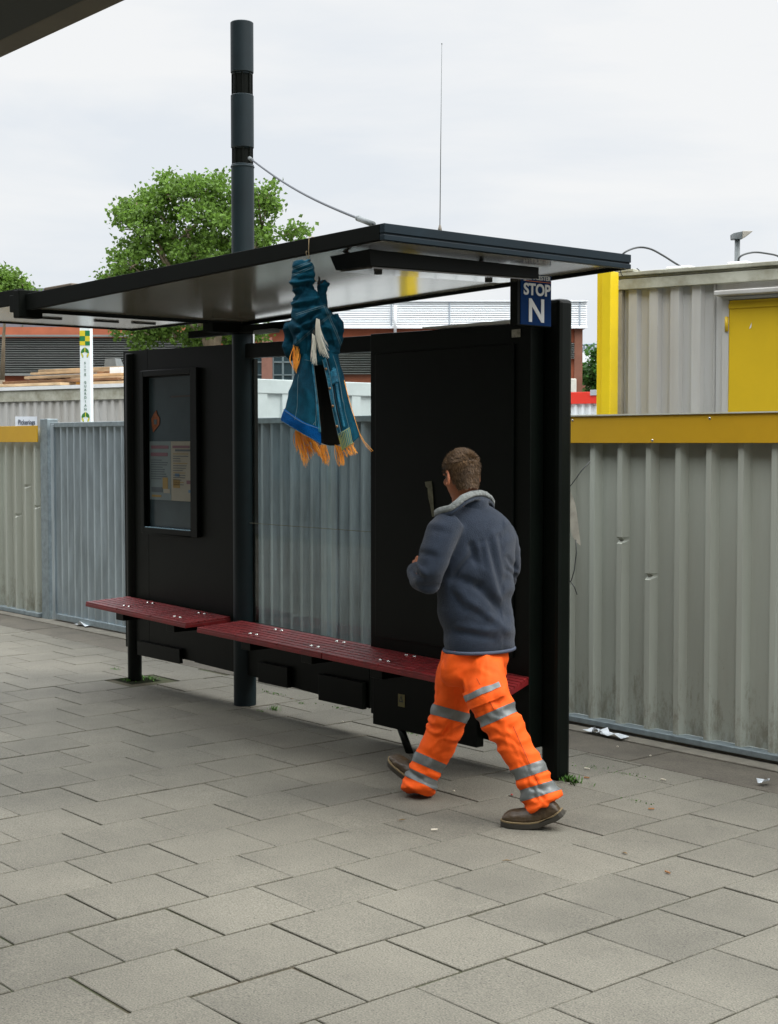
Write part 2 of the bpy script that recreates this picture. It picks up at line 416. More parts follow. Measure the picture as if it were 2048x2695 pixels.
for x in (-8.38,): s = MB(); s.box(x-0.03, x+0.03, FY-0.06, FY+0.012, 0.02, 1.915); s.build('stile', galv, gt, bevel=0.004, world=True)
s = MB(); s.box(-13.05, -12.90, FY-0.06, FY+0.06, -0.02, 1.97)
o = s.build('gate_post', galvpost, bevel=0.006); tag(o, 'thick galvanised gate post between far cream hoarding and gate', 'fence post')

hd = empty('steel_hoarding', (-15, FY, 0), 'cream corrugated steel hoarding with yellow band at far left beyond gate post', 'fence')
s = MB(); corrug(s, -26, -13.06, FY, 0.05, 1.88, 0.2155, -13.40, 0.036, 0.018, 0.055, dents=[(-13.40, 1.30), (-13.615, 1.0), (-13.19, 1.1)])
s.build('sheet', cream, hd, world=True)
s = MB(); s.box(-26, -13.07, FY-0.085, FY-0.07, 1.743, 1.905); s.build('yellow_band', yband, hd, bevel=0.002, world=True)
s = MB(); s.box(-26, -13.07, FY-0.085, FY+0.02, 0.01, 0.05); s.build('bottom_rail', galvpost, hd, bevel=0.004, world=True)

# ------------------------------------------------------------------ bus shelter
sh = empty('bus_shelter', (-7, 5.4, 0), 'black bus shelter with glass pane, poster case and roof hung from tall pole', 'bus shelter')
# roof near bay
xl, xr, yf, yb = -7.80, -4.57, 3.84, 5.385
zt = lambda x: 2.596 + (x-xl)/(xr-xl)*0.036
zb = lambda x: 2.500 + (x-xl)/(xr-xl)*0.067
s = MB()
s.hexa([(xl+.03,yf+.03,zb(xl)+.012),(xr-.03,yf+.03,zb(xr)+.012),(xr-.03,yb-.03,zb(xr)+.012),(xl+.03,yb-.03,zb(xl)+.012)],
       [(xl+.03,yf+.03,zt(xl)-.006),(xr-.03,yf+.03,zt(xr)-.006),(xr-.03,yb-.03,zt(xr)-.006),(xl+.03,yb-.03,zt(xl)-.006)])
roof = s.build('roof', soffit, sh, world=True)
s = MB()
s.hexa([(xl,yf,zb(xl)),(xr-.02,yf,zb(xr)),(xr-.02,yf+.028,zb(xr)),(xl,yf+.028,zb(xl))], [(xl,yf,zt(xl)),(xr-.02,yf,zt(xr)),(xr-.02,yf+.028,zt(xr)),(xl,yf+.028,zt(xl))])
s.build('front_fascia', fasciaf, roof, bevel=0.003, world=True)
s = MB()   # right end fascia: two stepped strips
a, b_ = xr-.018, xr+.012
s.box(a, b_, yf, yb, zb(xr)+.027, zt(xr)); s.box(a, b_-.008, yf+.002, yb, zb(xr)+.018, zb(xr)+.028); s.box(a, b_, yf, yb, zb(xr)-.003, zb(xr)+.019)
s.build('end_fascia', fascia, roof, bevel=0.002, world=True)
s = MB(); s.hexa([(xl,yb-.028,zb(xl)-.004),(xr-.02,yb-.028,zb(xr)-.004),(xr-.02,yb,zb(xr)-.004),(xl,yb,zb(xl)-.004)], [(xl,yb-.028,zt(xl)),(xr-.02,yb-.028,zt(xr)),(xr-.02,yb,zt(xr)),(xl,yb,zt(xl))])
s.box(xl-.03, xl, yf, yb, zb(xl)-.006, zt(xl)-.01)
s.build('rear_fascia', blackm, roof, bevel=0.002, world=True)
# far bay roof
pc = onY(350, 871, 5.388); X0, X1, ZR = pc.x, -7.86, pc.z
s = MB(); s.box(X0+.03, X1-.03, 3.87, 5.36, ZR+.008, ZR+.08)
roof2 = s.build('far_roof', soffit, sh, world=True)
p = onZ(350, 871, 2.475)
s = MB(); s.box(X0, X1, 3.84, 3.868, ZR, ZR+.09); s.box(X0, X1, 5.362, 5.388, ZR-.001, ZR+.088); s.box(X0, X0+.03, 3.87, 5.36, ZR, ZR+.089)
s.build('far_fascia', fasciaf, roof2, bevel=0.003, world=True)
for (xa, ya) in ((129, 838), (280, 846), (378, 851)):
    q = onZ(xa, ya, ZR+.004); s = MB(); s.box(q.x-.012, q.x+.012, q.y-.09, q.y+.09, ZR-.001, ZR+.007); s.build('dark_strip', dark, roof2, world=True)  # narrow dark strips on the far roof underside
# joint bracket between the roofs and small cover on top
s = MB(); s.box(-7.87, -7.79, 3.80, 3.95, 2.46, 2.62); s.box(-7.96, -7.86, 3.82, 3.9, 2.50, 2.60); s.build('joint_bracket', blackm, sh, bevel=0.006, world=True)
s = MB(); s.box(-7.78, -7.45, 3.95, 4.3, 2.595, 2.64); s.build('joint_cover', mat('brown_cover', (0.09, 0.065, 0.04), 0.6), sh, bevel=0.008, world=True)
# pole
pc = at(643.5, 1500, 9.49); PX, PY = pc.x, pc.y
def cyl(s, x, y, z0, z1, r, n=40, ch=0.004):
    s.tube([(x,y,z0),(x,y,z0+ch),(x,y,z1-ch),(x,y,z1)], [r-ch, r, r, r-ch], n)
    return s
s = MB(); cyl(s, PX, PY, 0, onY(640, 441, PY).z+.02, 0.074)
pole = s.build('pole', polemat, sh, smooth=False, world=True)
for z0, z1, nm in ((3.79, 4.135, 'lower_sleeve'), (4.285, 4.47, 'sleeve')):
    pass
zA = [onY(640, y, PY).z for y in (440, 390, 250, 192, 58)]
s = MB(); cyl(s, PX, PY, zA[1], zA[2], 0.0745); s.build('sleeve', polemat, pole, world=True)
s = MB(); cyl(s, PX, PY, zA[3], zA[4], 0.0745); s.build('sleeve', polemat, pole, world=True)
for z0, z1 in ((zA[0]-.02, zA[1]+.01), (zA[2]-.01, zA[3]+.01)):
    s = MB(); cyl(s, PX, PY, z0, z1, 0.061)
    for k in range(8):
        t = 2*PI*k/8+.2; s.tube([(PX+.064*math.cos(t), PY+.064*math.sin(t), z0), (PX+.064*math.cos(t), PY+.064*math.sin(t), z1)], 0.006, 6)
    s.build('inner_core', blackm, pole, world=True)
for z0, z1, r_ in ((zA[0]-.005, zA[0]+.008, .078), (zA[3]-.012, zA[3]+.002, .066), (zA[1]-.006, zA[1]+.006, .066)):
    s = MB(); cyl(s, PX, PY, z0, z1, r_); s.build('collar', polemat, pole, world=True)
for zz in ((zA[2]*.8+zA[3]*.2), (zA[2]*.5+zA[3]*.5), (zA[2]*.2+zA[3]*.8)):
    s = MB(); s.ball(onY(619, 1000, PY).lerp(Vector((PX-.055, PY-.035, zz)), 1.0), 0.007); s.build('bolt', steel, pole, smooth=True, world=True)
for ob in [pole] + list(pole.children):
    if ob.name.split('.')[0] in ('pole', 'sleeve', 'inner_core', 'collar'):
        for pl in ob.data.polygons: pl.use_smooth = len(pl.vertices) == 4
        ob.data.set_sharp_from_angle(angle=R(40)) if hasattr(ob.data, 'set_sharp_from_angle') else None
# tie rod, slightly sagging
p0 = at(657, 416, 9.33); p1 = onY(982, 590, 3.90)
s = MB(); pts = [p0.lerp(p1, t/14) + Vector((0, 0, -0.036*math.sin(PI*t/14))) for t in range(15)]
s.tube(pts, 0.0058, 10); 
s.build('tie_rod', mat('rod_grey', (0.035, 0.042, 0.055), 0.5, metal=0.2), sh, smooth=True, world=True)
for a, b_, r_ in ((pts[-2].lerp(pts[-1], -.1), pts[-1], .0125), (pts[-3].lerp(pts[-2], .82), pts[-3].lerp(pts[-2], .95), .013), (pts[0], pts[0].lerp(pts[1], .4), .012)):
    s = MB(); s.tube([a, b_], r_, 12); s.build('rod_clamp', greym, sh, smooth=True, world=True)
# bracket beam from pole to roofs
s = MB(); s.box(-8.35, -6.9, 5.30, 5.36, 2.44, 2.485); s.box(-7.86, -7.74, 5.1, 5.43, 2.44, 2.50); s.build('roof_bracket', blackm, sh, bevel=0.004, world=True)
s = MB(); q = onY(700, 865, 5.28); s.box(-7.5, -7.28, 5.24, 5.29, 2.415, 2.44); s.build('small_lamp', greym, sh, bevel=0.006, world=True)
s = MB(); s.box(PX+.078, PX+.084, 5.43, 5.44, 2.33, 2.47); s.build('cable_strip', white, sh, world=True)

# left post, end post
s = MB(); q = at(354.5, 1700, 10.53); cyl(s, q.x, q.y, 0, 2.38, 0.051); s.build('left_post', black, sh, smooth=False, world=True)
s = MB(); s.box(-5.145, -5.025, 5.39, 5.49, 0, 2.462); s.build('end_post', black, sh, bevel=0.022, world=True)

# poster panel
px0, px1 = -9.335, -7.90
def zt2(x): return 2.335 + (x+5.0)*(-0.0155)
s = MB()
cx0, cx1, cz0, cz1 = -9.0, -8.405, 1.14, 2.195
yF, yR = 5.37, 5.47
# frame of the panel around the case
s.hexa([(px0,yF,.235),(cx0,yF,.235),(cx0,yR,.235),(px0,yR,.235)], [(px0,yF,zt2(px0)),(cx0,yF,zt2(cx0)),(cx0,yR,zt2(cx0)),(px0,yR,zt2(px0))])
s.hexa([(cx1,yF,.225),(px1,yF,.215),(px1,yR,.215),(cx1,yR,.225)], [(cx1,yF,zt2(cx1)),(px1,yF,zt2(px1)),(px1,yR,zt2(px1)),(cx1,yR,zt2(cx1))])
s.hexa([(cx0,yF+.001,.23),(cx1,yF+.001,.23),(cx1,yR-.001,.23),(cx0,yR-.001,.23)], [(cx0,yF+.001,cz0),(cx1,yF+.001,cz0),(cx1,yR-.001,cz0),(cx0,yR-.001,cz0)])
s.hexa([(cx0,yF+.001,cz1),(cx1,yF+.001,cz1),(cx1,yR-.001,cz1),(cx0,yR-.001,cz1)], [(cx0,yF+.001,zt2(cx0)-.001),(cx1,yF+.001,zt2(cx1)-.001),(cx1,yR-.001,zt2(cx1)-.001),(cx0,yR-.001,zt2(cx0)-.001)])
s.box(-9.12, -8.55, yF-.03, yF-.002, .20, .30)
panel = s.build('poster_panel', black, sh, world=True)
s = MB(); 
for (a, b2, c, d) in ((cx0-.055, cx0-.012, cz0-.05, cz1+.05), (cx1+.012, cx1+.09, cz0-.05, cz1+.05)): s.box(a, b2, yF-.03, yF-.001, c, d)
s.box(cx0-.012, cx1+.012, yF-.03, yF-.001, cz1+.01, cz1+.05); s.box(cx0-.012, cx1+.012, yF-.03, yF-.001, cz0-.05, cz0-.008)
case = s.build('poster_case', black, panel, bevel=0.004, world=True)
s = MB(); s.box(cx0, cx1, yF+.012, yF+.03, cz0, cz1); s.build('backing', mat('case_backing', (0.05, 0.075, 0.085), 0.2, var=0.2, vscale=3), case, world=True)  # grey-blue sky reflection of the pane is put into this colour
s = MB(); s.box(cx0-.005, cx1+.005, yF-.028, yF+.01, cz0-.012, cz0-.002); s.build('case_sill', mat('sill_glint', (0.30, 0.48, 0.62), 0.25, metal=0.8), case, world=True)  # bluish glint of the lit lower edge, set as the strip's colour
# posters (writing far too small to read in the photograph, kept as ruled lines)
pz0, pz1 = 1.33, 1.745
pap1 = mat('poster_blue', (0.14, 0.185, 0.19), 0.6, var=0.15); pap2 = mat('poster_white', (0.27, 0.26, 0.205), 0.6, var=0.1)
pink = mat('poster_pink', (0.15, 0.065, 0.085), 0.6); inkb = mat('poster_ink', (0.06, 0.08, 0.09), 0.6); inky = mat('poster_yellow', (0.24, 0.16, 0.04), 0.6); inkbl = mat('poster_blueblock', (0.08, 0.16, 0.26), 0.6)
def poster(x0, x1, m, kind):
    s = MB(); s.box(x0, x1, yF+.008, yF+.0115, pz0, pz1)
    pg = s.build('poster', m, case, world=True)
    mats = [pink, inkb, inky, inkbl, pap2]; s = MB(); y0 = yF+.0065
    w_ = x1-x0; rnd = random.Random(kind)
    z = pz1-.03
    def bar(u0, u1, z0, z1, mi): s.box(x0+w_*u0, x0+w_*u1, y0, yF+.0078, z0, z1, mi)
    if kind == 1:
        bar(.08, .9, z-.022, z, 0); bar(.06, .86, z-.075, z-.05, 0); z -= .10
        for i in range(9): bar(.06, rnd.uniform(.5, .92), z-.006, z, 1); z -= .0165
        bar(.08, .6, pz0+.055, pz0+.09, 1); bar(.62, .86, pz0+.08, pz0+.16, 2); bar(.66, .96, pz0+.05, pz0+.08, 4); bar(.1, .55, pz0+.02, pz0+.035, 2)
    else:
        bar(.08, .84, z-.018, z, 0); bar(.2, .95, z-.04, z-.026, 1); z -= .055
        for i in range(14):
            bar(.1, rnd.uniform(.4, .8), z-.005, z, 1 if i % 4 else 2); z -= .0165
        bar(.18, .38, pz0+.17, pz0+.19, 3); bar(.7, .88, pz0+.12, pz0+.145, 0); bar(.1, .4, pz0+.09, pz0+.15, 2); bar(.78, .95, pz0+.06, pz0+.08, 3)
    s.build('print', mats, pg, world=True)
poster(-8.99, -8.706, pap1, 1); poster(-8.7035, -8.415, pap2, 2)
s = MB(); c = Vector((-8.905, yF+.007, 1.885)); pr = [(-.05,-.03),(-.035,-.075),(-.01,-.06),(.05,-.02),(.055,.02),(.02,.055),(.01,.08),(-.03,.05),(-.055,.02)]
s.add([(c.x+a, c.y, c.z+b) for a, b in pr]+[(c.x+a, c.y+.003, c.z+b) for a, b in pr], [tuple(range(9)), tuple(range(9, 18))[::-1]]+[(i, (i+1) % 9, 9+(i+1) % 9, 9+i) for i in range(9)])
s.box(c.x-.02, c.x+.02, c.y-.002, c.y, c.z-.02, c.z+.015, 1)
s.build('torn_sticker', [mat('sticker_orange', (0.28, 0.07, 0.01), 0.6, var=0.5, vscale=30), inkb], case, world=True)
s = MB(); s.box(-8.70, -8.44, yF+.0085, yF+.0112, 2.05, 2.062); s.build('torn_tape', mat('tape_brown', (0.03, 0.02, 0.015), 0.6), case, world=True)
s = MB(); s.box(-9.245, -9.205, yF-.004, yF-.001, 2.33, 2.365); s.build('label_plate', mat('plate_orange', (0.24, 0.13, 0.03), 0.6, var=0.5, vscale=60), panel, world=True)

# glass bay
gx0, gx1 = onY(656, 1300, 5.41).x, -6.417
s = MB(); s.hexa([(-7.93,5.38,2.288),(gx1-.0,5.38,2.262),(gx1,5.45,2.262),(-7.93,5.45,2.288)], [(-7.93,5.38,zt2(-7.93)),(gx1,5.38,zt2(gx1)),(gx1,5.45,zt2(gx1)),(-7.93,5.45,zt2(-7.93))])
s.build('top_rail', black, sh, bevel=0.003, world=True)
def glassmat():
    m = bpy.data.materials.new('glass'); m.use_nodes = True; n = m.node_tree.nodes; l = m.node_tree.links
    for x in list(n): n.remove(x)
    out = n.new('ShaderNodeOutputMaterial'); t = n.new('ShaderNodeBsdfTransparent'); t.inputs[0].default_value = (0.66, 0.72, 0.70, 1)
    gl = n.new('ShaderNodeBsdfGlossy'); gl.inputs['Roughness'].default_value = 0.02
    fr = n.new('ShaderNodeLayerWeight'); fr.inputs[0].default_value = 0.35
    mr = n.new('ShaderNodeMapRange'); mr.inputs['To Min'].default_value = 0.06; mr.inputs['To Max'].default_value = 0.6
    df = n.new('ShaderNodeBsdfDiffuse'); df.inputs[0].default_value = (0.35, 0.38, 0.36, 1)
    tcn = n.new('ShaderNodeTexCoord'); no = n.new('ShaderNodeTexNoise'); no.inputs['Scale'].default_value = 3; no.inputs['Detail'].default_value = 6
    m2 = n.new('ShaderNodeMapRange'); m2.inputs['From Min'].default_value = 0.4; m2.inputs['From Max'].default_value = 0.75; m2.inputs['To Max'].default_value = 0.07; m2.inputs['To Min'].default_value = 0.015
    l.new(tcn.outputs['Object'], no.inputs[0]); l.new(no.outputs[0], m2.inputs[0])
    a = n.new('ShaderNodeMixShader'); b = n.new('ShaderNodeMixShader')
    l.new(fr.outputs['Fresnel'], mr.inputs[0]); l.new(mr.outputs[0], a.inputs[0]); l.new(t.outputs[0], a.inputs[1]); l.new(gl.outputs[0], a.inputs[2])
    l.new(m2.outputs[0], b.inputs[0]); l.new(a.outputs[0], b.inputs[1]); l.new(df.outputs[0], b.inputs[2]); l.new(b.outputs[0], out.inputs[0])
    return m
glass = glassmat()
s = MB(); s.add([(gx0,5.41,.5),(gx1,5.41,.5),(gx1,5.41,2.29),(gx0,5.41,2.29)], [(0,1,2,3)])
gp = s.build('glass_pane', glass, sh, world=True)
s = MB(); s.box(gx0+.002, gx1-.002, 5.403, 5.407, 1.208, 1.212); s.build('frosted_line', mat('frost', (0.16, 0.17, 0.12), 0.6), gp, world=True)
s = MB(); s.box(gx0, gx0+.012, 5.396, 5.424, .5, 2.288); s.build('edge_trim', mat('trim_steel', (0.25, 0.3, 0.3), 0.35, metal=0.7), gp, world=True)
s = MB(); s.box(onY(652, 1300, 5.43).x, onY(670, 1300, 5.43).x, 5.43, 5.46, .5, 2.28); s.build('mullion', black, sh, world=True)
s = MB(); s.hexa([(-7.93,5.385,.215),(-6.53,5.385,.165),(-6.53,5.45,.165),(-7.93,5.45,.215)], [(-7.93,5.385,.56),(-6.53,5.385,.53),(-6.53,5.45,.53),(-7.93,5.45,.56)])
s.box(-7.62, -7.3, 5.35, 5.383, .19, .32); s.box(-6.98, -6.55, 5.35, 5.383, .16, .32)
s.build('lower_panel', black, sh, bevel=0.003, world=True)
# advertising panel
s = MB(); s.hexa([(-6.415,5.30,.165),(-5.14,5.30,.16),(-5.14,5.44,.16),(-6.415,5.44,.165)], [(-6.415,5.30,zt2(-6.415)),(-5.14,5.30,zt2(-5.14)),(-5.14,5.44,zt2(-5.14)),(-6.415,5.44,zt2(-6.415))])
ad = s.build('advert_panel', black, sh, bevel=0.004, world=True)
s = MB(); s.box(-6.33, -5.47, 5.245, 5.298, .122, .50); s.build('battery_box', black, ad, bevel=0.004, world=True)
s = MB(); s.box(-6.36, -5.25, 5.288, 5.2985, .62, 2.24); s.build('advert_door', black, ad, bevel=0.003, world=True)
s = MB(); a = onY(1359, 873, 5.297); s.box(a.x-.03, a.x+.03, 5.294, 5.2975, a.z-.028, a.z+.012)
s.build('label_plate', mat('plate_pale', (0.42, 0.40, 0.33), 0.6, var=0.6, vscale=60), ad, world=True)
s = MB(); s.hexa([(-5.9,5.24,zt2(-5.9)+.006),(-5.10,5.24,zt2(-5.10)+.006),(-5.10,5.38,zt2(-5.10)+.006),(-5.9,5.38,zt2(-5.9)+.006)],
   [(-5.9,5.24,zt2(-5.9)+.012),(-5.10,5.24,zt2(-5.10)+.020),(-5.10,5.38,zt2(-5.10)+.020),(-5.9,5.38,zt2(-5.9)+.012)]); s.build('pale_seal', mat('seal', (0.5, 0.52, 0.5), 0.6), ad, world=True)
# torn paper on advert panel
a = onY(1119, 1266, 5.284); pts = [onY(x, y, 5.284) for x, y in ((1119,1268),(1136,1266),(1139,1290),(1141,1320),(1144,1360),(1138,1360),(1133,1330),(1128,1310),(1126,1285),(1121,1280))]
s = MB(); n_ = len(pts); s.add(pts+[p+Vector((0,-.002,0)) for p in pts], [tuple(range(n_)), tuple(range(n_, 2*n_))[::-1]]+[(i, (i+1) % n_, n_+(i+1) % n_, n_+i) for i in range(n_)])
s.build('torn_paper', mat('paper_dull', (0.20, 0.20, 0.13), 0.7, var=0.5, vscale=30), ad, world=True)
# warning plate on battery box
s = MB(); a = onY(1048, 1828, 5.242); b2 = onY(1065, 1862, 5.242); s.box(a.x, b2.x, 5.241, 5.2445, b2.z, a.z+.005, 0)
c = Vector(((a.x+b2.x)/2, 5.2395, (a.z+b2.z)/2+.012)); s.add([(c.x-.018,c.y,c.z-.018),(c.x+.018,c.y,c.z-.018),(c.x,c.y,c.z+.02)], [(0,1,2)], 1); s.add([(c.x-.009,c.y-.001,c.z-.012),(c.x+.009,c.y-.001,c.z-.012),(c.x,c.y-.001,c.z+.008)], [(0,1,2)], 0)
s.build('warning_plate', [mat('plate_yellowish', (0.26, 0.24, 0.10), 0.6), inkb], ad, world=True)
s = MB(); s.tube([(-6.12, 5.27, .14), (-6.03, 5.27, -.01)], 0.022, 10); s.build('prop_leg', black, sh, smooth=True, world=True)

# ------------------------------------------------------------------ benches
def bench(x0, x1, zl, zr, label, seats, boltx, skew=0.0):
    b = empty('bench', ((x0+x1)/2, 5.15, 0), label, 'bench', 'red slatted benches of the bus shelter')
    zz = lambda x: zl + (zr-zl)*(x-x0)/(x1-x0)
    for (a, c) in seats:
        s = MB(); ns = 7; yf_, yb_ = 4.98, 5.33; wdt = (yb_-yf_)/ns; cuts = [a]
        m_ = max(1, round((c-a)/0.43)); cuts = [a + (c-a)*i/m_ for i in range(m_+1)]
        for i in range(ns):
            y0, y1 = yf_+i*wdt+.003, yf_+(i+1)*wdt-.003
            dz = 0.016*(i+0.5)/ns
            for j in range(m_):
                u, v = cuts[j]+(.004 if j else 0), cuts[j+1]-(.004 if j < m_-1 else 0)
                last = j == m_-1 and abs(c-x1) < 1e-6; v0 = v-(skew*(y0-yf_)/(yb_-yf_) if last else 0); v1 = v-(skew*(y1-yf_)/(yb_-yf_) if last else 0)
                s.hexa([(u,y0,zz(u)-.014+dz),(v0,y0,zz(v)-.014+dz),(v1,y1,zz(v)-.014+dz),(u,y1,zz(u)-.014+dz)], [(u,y0,zz(u)+dz),(v0,y0,zz(v)+dz),(v1,y1,zz(v)+dz),(u,y1,zz(u)+dz)])
        dz = .009; cb_ = c-(skew if abs(c-x1) < 1e-6 else 0)
        s.hexa([(a,yf_,zz(a)-.034),(c,yf_,zz(c)-.034),(cb_,yb_,zz(c)-.034+.01),(a,yb_,zz(a)-.034+.01)], [(a,yf_,zz(a)-.012),(c,yf_,zz(c)-.012),(cb_,yb_,zz(c)+.002),(a,yb_,zz(a)+.002)])
        s.build('seat', redm, b, bevel=0.0025, world=True)
    for bx in boltx:
        s = MB(); s.box(bx-.03, bx+.07, 5.02, 5.37, zz(bx)-.09, zz(bx)-.038); s.build('bracket', black, b, bevel=0.003, world=True)
        for yy, dz in ((5.07, .005), (5.26, .014)):
            for dx in (0, .068):
                s = MB(); s.ball((bx+dx, yy, zz(bx)+dz), (0.011, 0.011, 0.007)); s.build('bolt', steel, b, smooth=True, world=True)
    return b
bench(-9.22, -7.90, .603, .575, 'short red slatted steel bench below the poster case, left of the tall pole', [(-9.22, -7.90)], [-8.83, -8.17])
bench(-7.765, -4.975, .562, .519, 'long red slatted steel bench under the glass pane and advert panel, behind the man', [(-7.765, -6.47), (-6.462, -4.975)], [-7.30, -6.68, -6.05, -5.4], skew=.185)

# ------------------------------------------------------------------ things on the roof / under it
o = MB(); p = onX(1158, 606, xr-.03); z0 = zt(xr)
an = empty('roof_antenna', (p.x, p.y, z0), 'thin tall whip antenna standing on the shelter roof near its right edge', 'antenna')
s = MB(); s.tube([(p.x,p.y,z0-.002),(p.x,p.y,z0+.01),(p.x,p.y,z0+.03)], [.011,.009,.004], 12); s.build('base', mat('ant_base', (0.12, 0.10, 0.07), 0.5), an, smooth=True, world=True)
q = onX(1163, 115, xr-.03); s = MB(); s.tube([(p.x,p.y,z0+.028), q], [.0022,.0011], 6); s.build('whip', greym, an, smooth=True, world=True)
s = MB(); s.ball(q, .003); s.build('tip', greym, an, world=True)

dp = empty('departure_display', (-4.87, 4.4, 2.48), 'black flat electronic display box hung under the right end of the shelter roof', 'display')
s = MB(); s.hexa([(-4.97,3.91,2.482),(-4.73,3.91,2.478),(-4.73,4.93,2.50),(-4.97,4.93,2.504)], [(-5.0,3.90,2.545),(-4.73,3.90,2.549),(-4.73,4.93,2.553),(-5.0,4.93,2.549)])
s.build('housing', black, dp, bevel=0.003, world=True)
s = MB(); s.hexa([(-4.96,3.93,2.475),(-4.745,3.93,2.471),(-4.745,4.90,2.493),(-4.96,4.90,2.497)], [(-4.96,3.93,2.482),(-4.745,3.93,2.4785),(-4.745,4.90,2.50),(-4.96,4.90,2.504)])
bp_ = s.build('base_plate', mat('display_under', (0.11, 0.10, 0.085), 0.12, var=0.3, spec=0.9), dp, world=True)
for yy in (4.05, 4.72):
    s = MB(); s.tube([(-4.85,yy,2.462+ (yy-3.93)*.022),(-4.85,yy,2.474+(yy-3.93)*.022)], .018, 16); s.build('speaker', dark, bp_, world=True)
for yy in (4.0, 4.8):
    s = MB(); s.tube([(-4.95,yy,2.54),(-5.02,yy-.05,2.60)], .008, 8); s.build('hanger', greym, dp, world=True)

sg = empty('stop_sign', (-4.94, 5.09, 2.42), 'small dark blue bus stop sign reading STOP N under the roof corner', 'sign')
s = MB(); s.box(-4.955, -4.905, 4.965, 5.20, 2.297, 2.548); s.build('sign_box', black, sg, bevel=0.003, world=True)
s = MB(); s.box(-4.9045, -4.902, 4.985, 5.196, 2.302, 2.545); fp = s.build('sign_face', blue, sg, world=True)
def Mx(y, z): return Matrix.Translation((-4.9005, y, z)) @ Matrix(((0,0,1,0),(1,0,0,0),(0,1,0,0),(0,0,0,1)))
textmesh('STOP', 0.077, Mx(5.095, 2.447), 'lettering', letter, fp, bold=0.0022, sx=1.0)
textmesh('N', 0.155, Mx(5.092, 2.320), 'lettering', letter, fp, bold=0.0035)
textmesh('GLOUCESTER', 0.030, Mx(5.095, 2.521), 'lettering', letter, fp, bold=0.0005, sx=1.02)
s = MB(); s.box(-4.9018, -4.9003, 4.995, 5.19, 2.5105, 2.5135); s.build('orange_rule', orangel, fp, world=True)

# card and cable ties on the end post
ct = empty('hanging_card', (-5.02, 5.51, 1.3), 'curled pale card tied with black cable ties behind the shelter end post', 'card')
pts = [at(x, y, 7.62) for x, y in ((1496,1290),(1505,1300),(1514,1325),(1519,1352),(1524,1395),(1529,1436),(1518,1428),(1507,1412),(1499,1380),(1495,1330))]
n_ = len(pts); s = MB(); s.add(pts+[p+FW*.004 for p in pts], [tuple(range(n_)), tuple(range(n_, 2*n_))[::-1]]+[(i, (i+1) % n_, n_+(i+1) % n_, n_+i) for i in range(n_)])
s.build('card', mat('card_pale', (0.42, 0.40, 0.33), 0.7, var=0.35, vscale=12), ct, world=True)
for path in (((1493,1290),(1510,1268),(1530,1240),(1553,1214)), ((1516,1420),(1517,1455),(1512,1500),(1503,1530)), ((1500,1528),(1512,1545),(1519,1565)), ((1486,1530),(1503,1531))):
    s = MB(); s.tube([at(x, y, 7.60) for x, y in path], 0.0028, 6); s.build('cable_tie', rubber, ct, smooth=True, world=True)

# ------------------------------------------------------------------ behind the camera: the waiting canopy and an unseen hall added to block light and darken reflections
cp = empty('waiting_canopy', (-5, 0.8, 2.6), 'dark brown edge of a nearby canopy crossing the top left corner', 'canopy')
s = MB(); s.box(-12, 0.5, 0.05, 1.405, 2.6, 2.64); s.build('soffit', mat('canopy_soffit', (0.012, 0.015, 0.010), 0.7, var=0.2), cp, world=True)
s = MB(); s.box(-12, 0.5, 1.406, 1.47, 2.60, 2.72); s.build('fascia', mat('canopy_fascia', (0.085, 0.07, 0.04), 0.6, var=0.3, vscale=6), cp, bevel=0.004, world=True)
for x in (-11.2, 0.2):
    s = MB(); s.tube([(x, .4, 0), (x, .4, 2.6)], 0.06, 16); s.build('post', black, cp, smooth=True, world=True)
hall = empty('added_hall', (-4, -9, 0), 'unseen dark brick hall added behind the viewpoint to block skylight and darken reflections', 'building')
s = MB(); s.box(-40, 26, -20, -9, -0.05, 15); s.build('wall', mat('hall_brick', (0.07, 0.055, 0.045), 0.9, var=0.3), hall, world=True)
s = MB(); s.box(-41, 27, -20.5, -8.2, 15.005, 15.4); s.build('roof', mat('hall_roof', (0.10, 0.10, 0.10), 0.8), hall, world=True)
for k in range(14):
    x = -36+k*4.2; s = MB(); s.box(x, x+2.6, -9.0, -8.96, 0.9, 3.2); wv = s.build('window', winm, hall, world=True)

# ------------------------------------------------------------------ containers
def cont_frame(px, py_top, d, label, name='site_container', cat='container', vp=-4385, group=None):
    """origin at the left end of the front face, x along the face to the right, y away"""
    p = at(px, py_top, d)
    f2 = Vector((-(CX-vp), 0)) ; u = (RT*(CX-vp) - FW*F).normalized()
    rz = math.atan2(u.y, u.x)
    return empty(name, (p.x, p.y, 0), label, cat, group, rz), p.z
def ribs(s, x0, x1, z0, z1, pitch=0.2, d=0.036, wt=0.07, ws=0.022, off=0.1):
    corrug(s, x0, x1, 0, z0, z1, pitch, off, wt, ws, d)

# near right grey cabin
c1, zt1 = cont_frame(1612, 722, 11.5, 'grey corrugated site cabin with yellow door behind the near hoarding', vp=-4385)
zt1 += 0.0
s = MB(); ribs(s, 0.11, 0.88, 0.2, zt1-0.12, pitch=.176, off=0.195); s.build('wall', contg, c1)
s = MB(); s.box(0.88, 6, -0.02, 0.01, 0.2, zt1-0.12); s.box(0.12, 6, 0.06, 2.4, 0.2, zt1-0.05); s.build('flat_wall', contg, c1)
s = MB(); s.box(-0.02, 6.05, -0.07, 0.05, zt1-0.135, zt1-0.055); s.box(-0.02, 6.05, -0.05, 0.0, zt1-0.055, zt1-0.03); s.box(-0.02, 6.05, -0.085, 0.03, zt1-0.03, zt1+0.0)
s.build('top_rail', contr, c1, bevel=0.004)
s = MB(); s.box(0, 0.11, -0.055, 0.05, 0.0, zt1-0.136); s.build('corner_post', mat('corner_tan', (0.40, 0.36, 0.27), 0.6, var=0.3), c1, bevel=0.006)
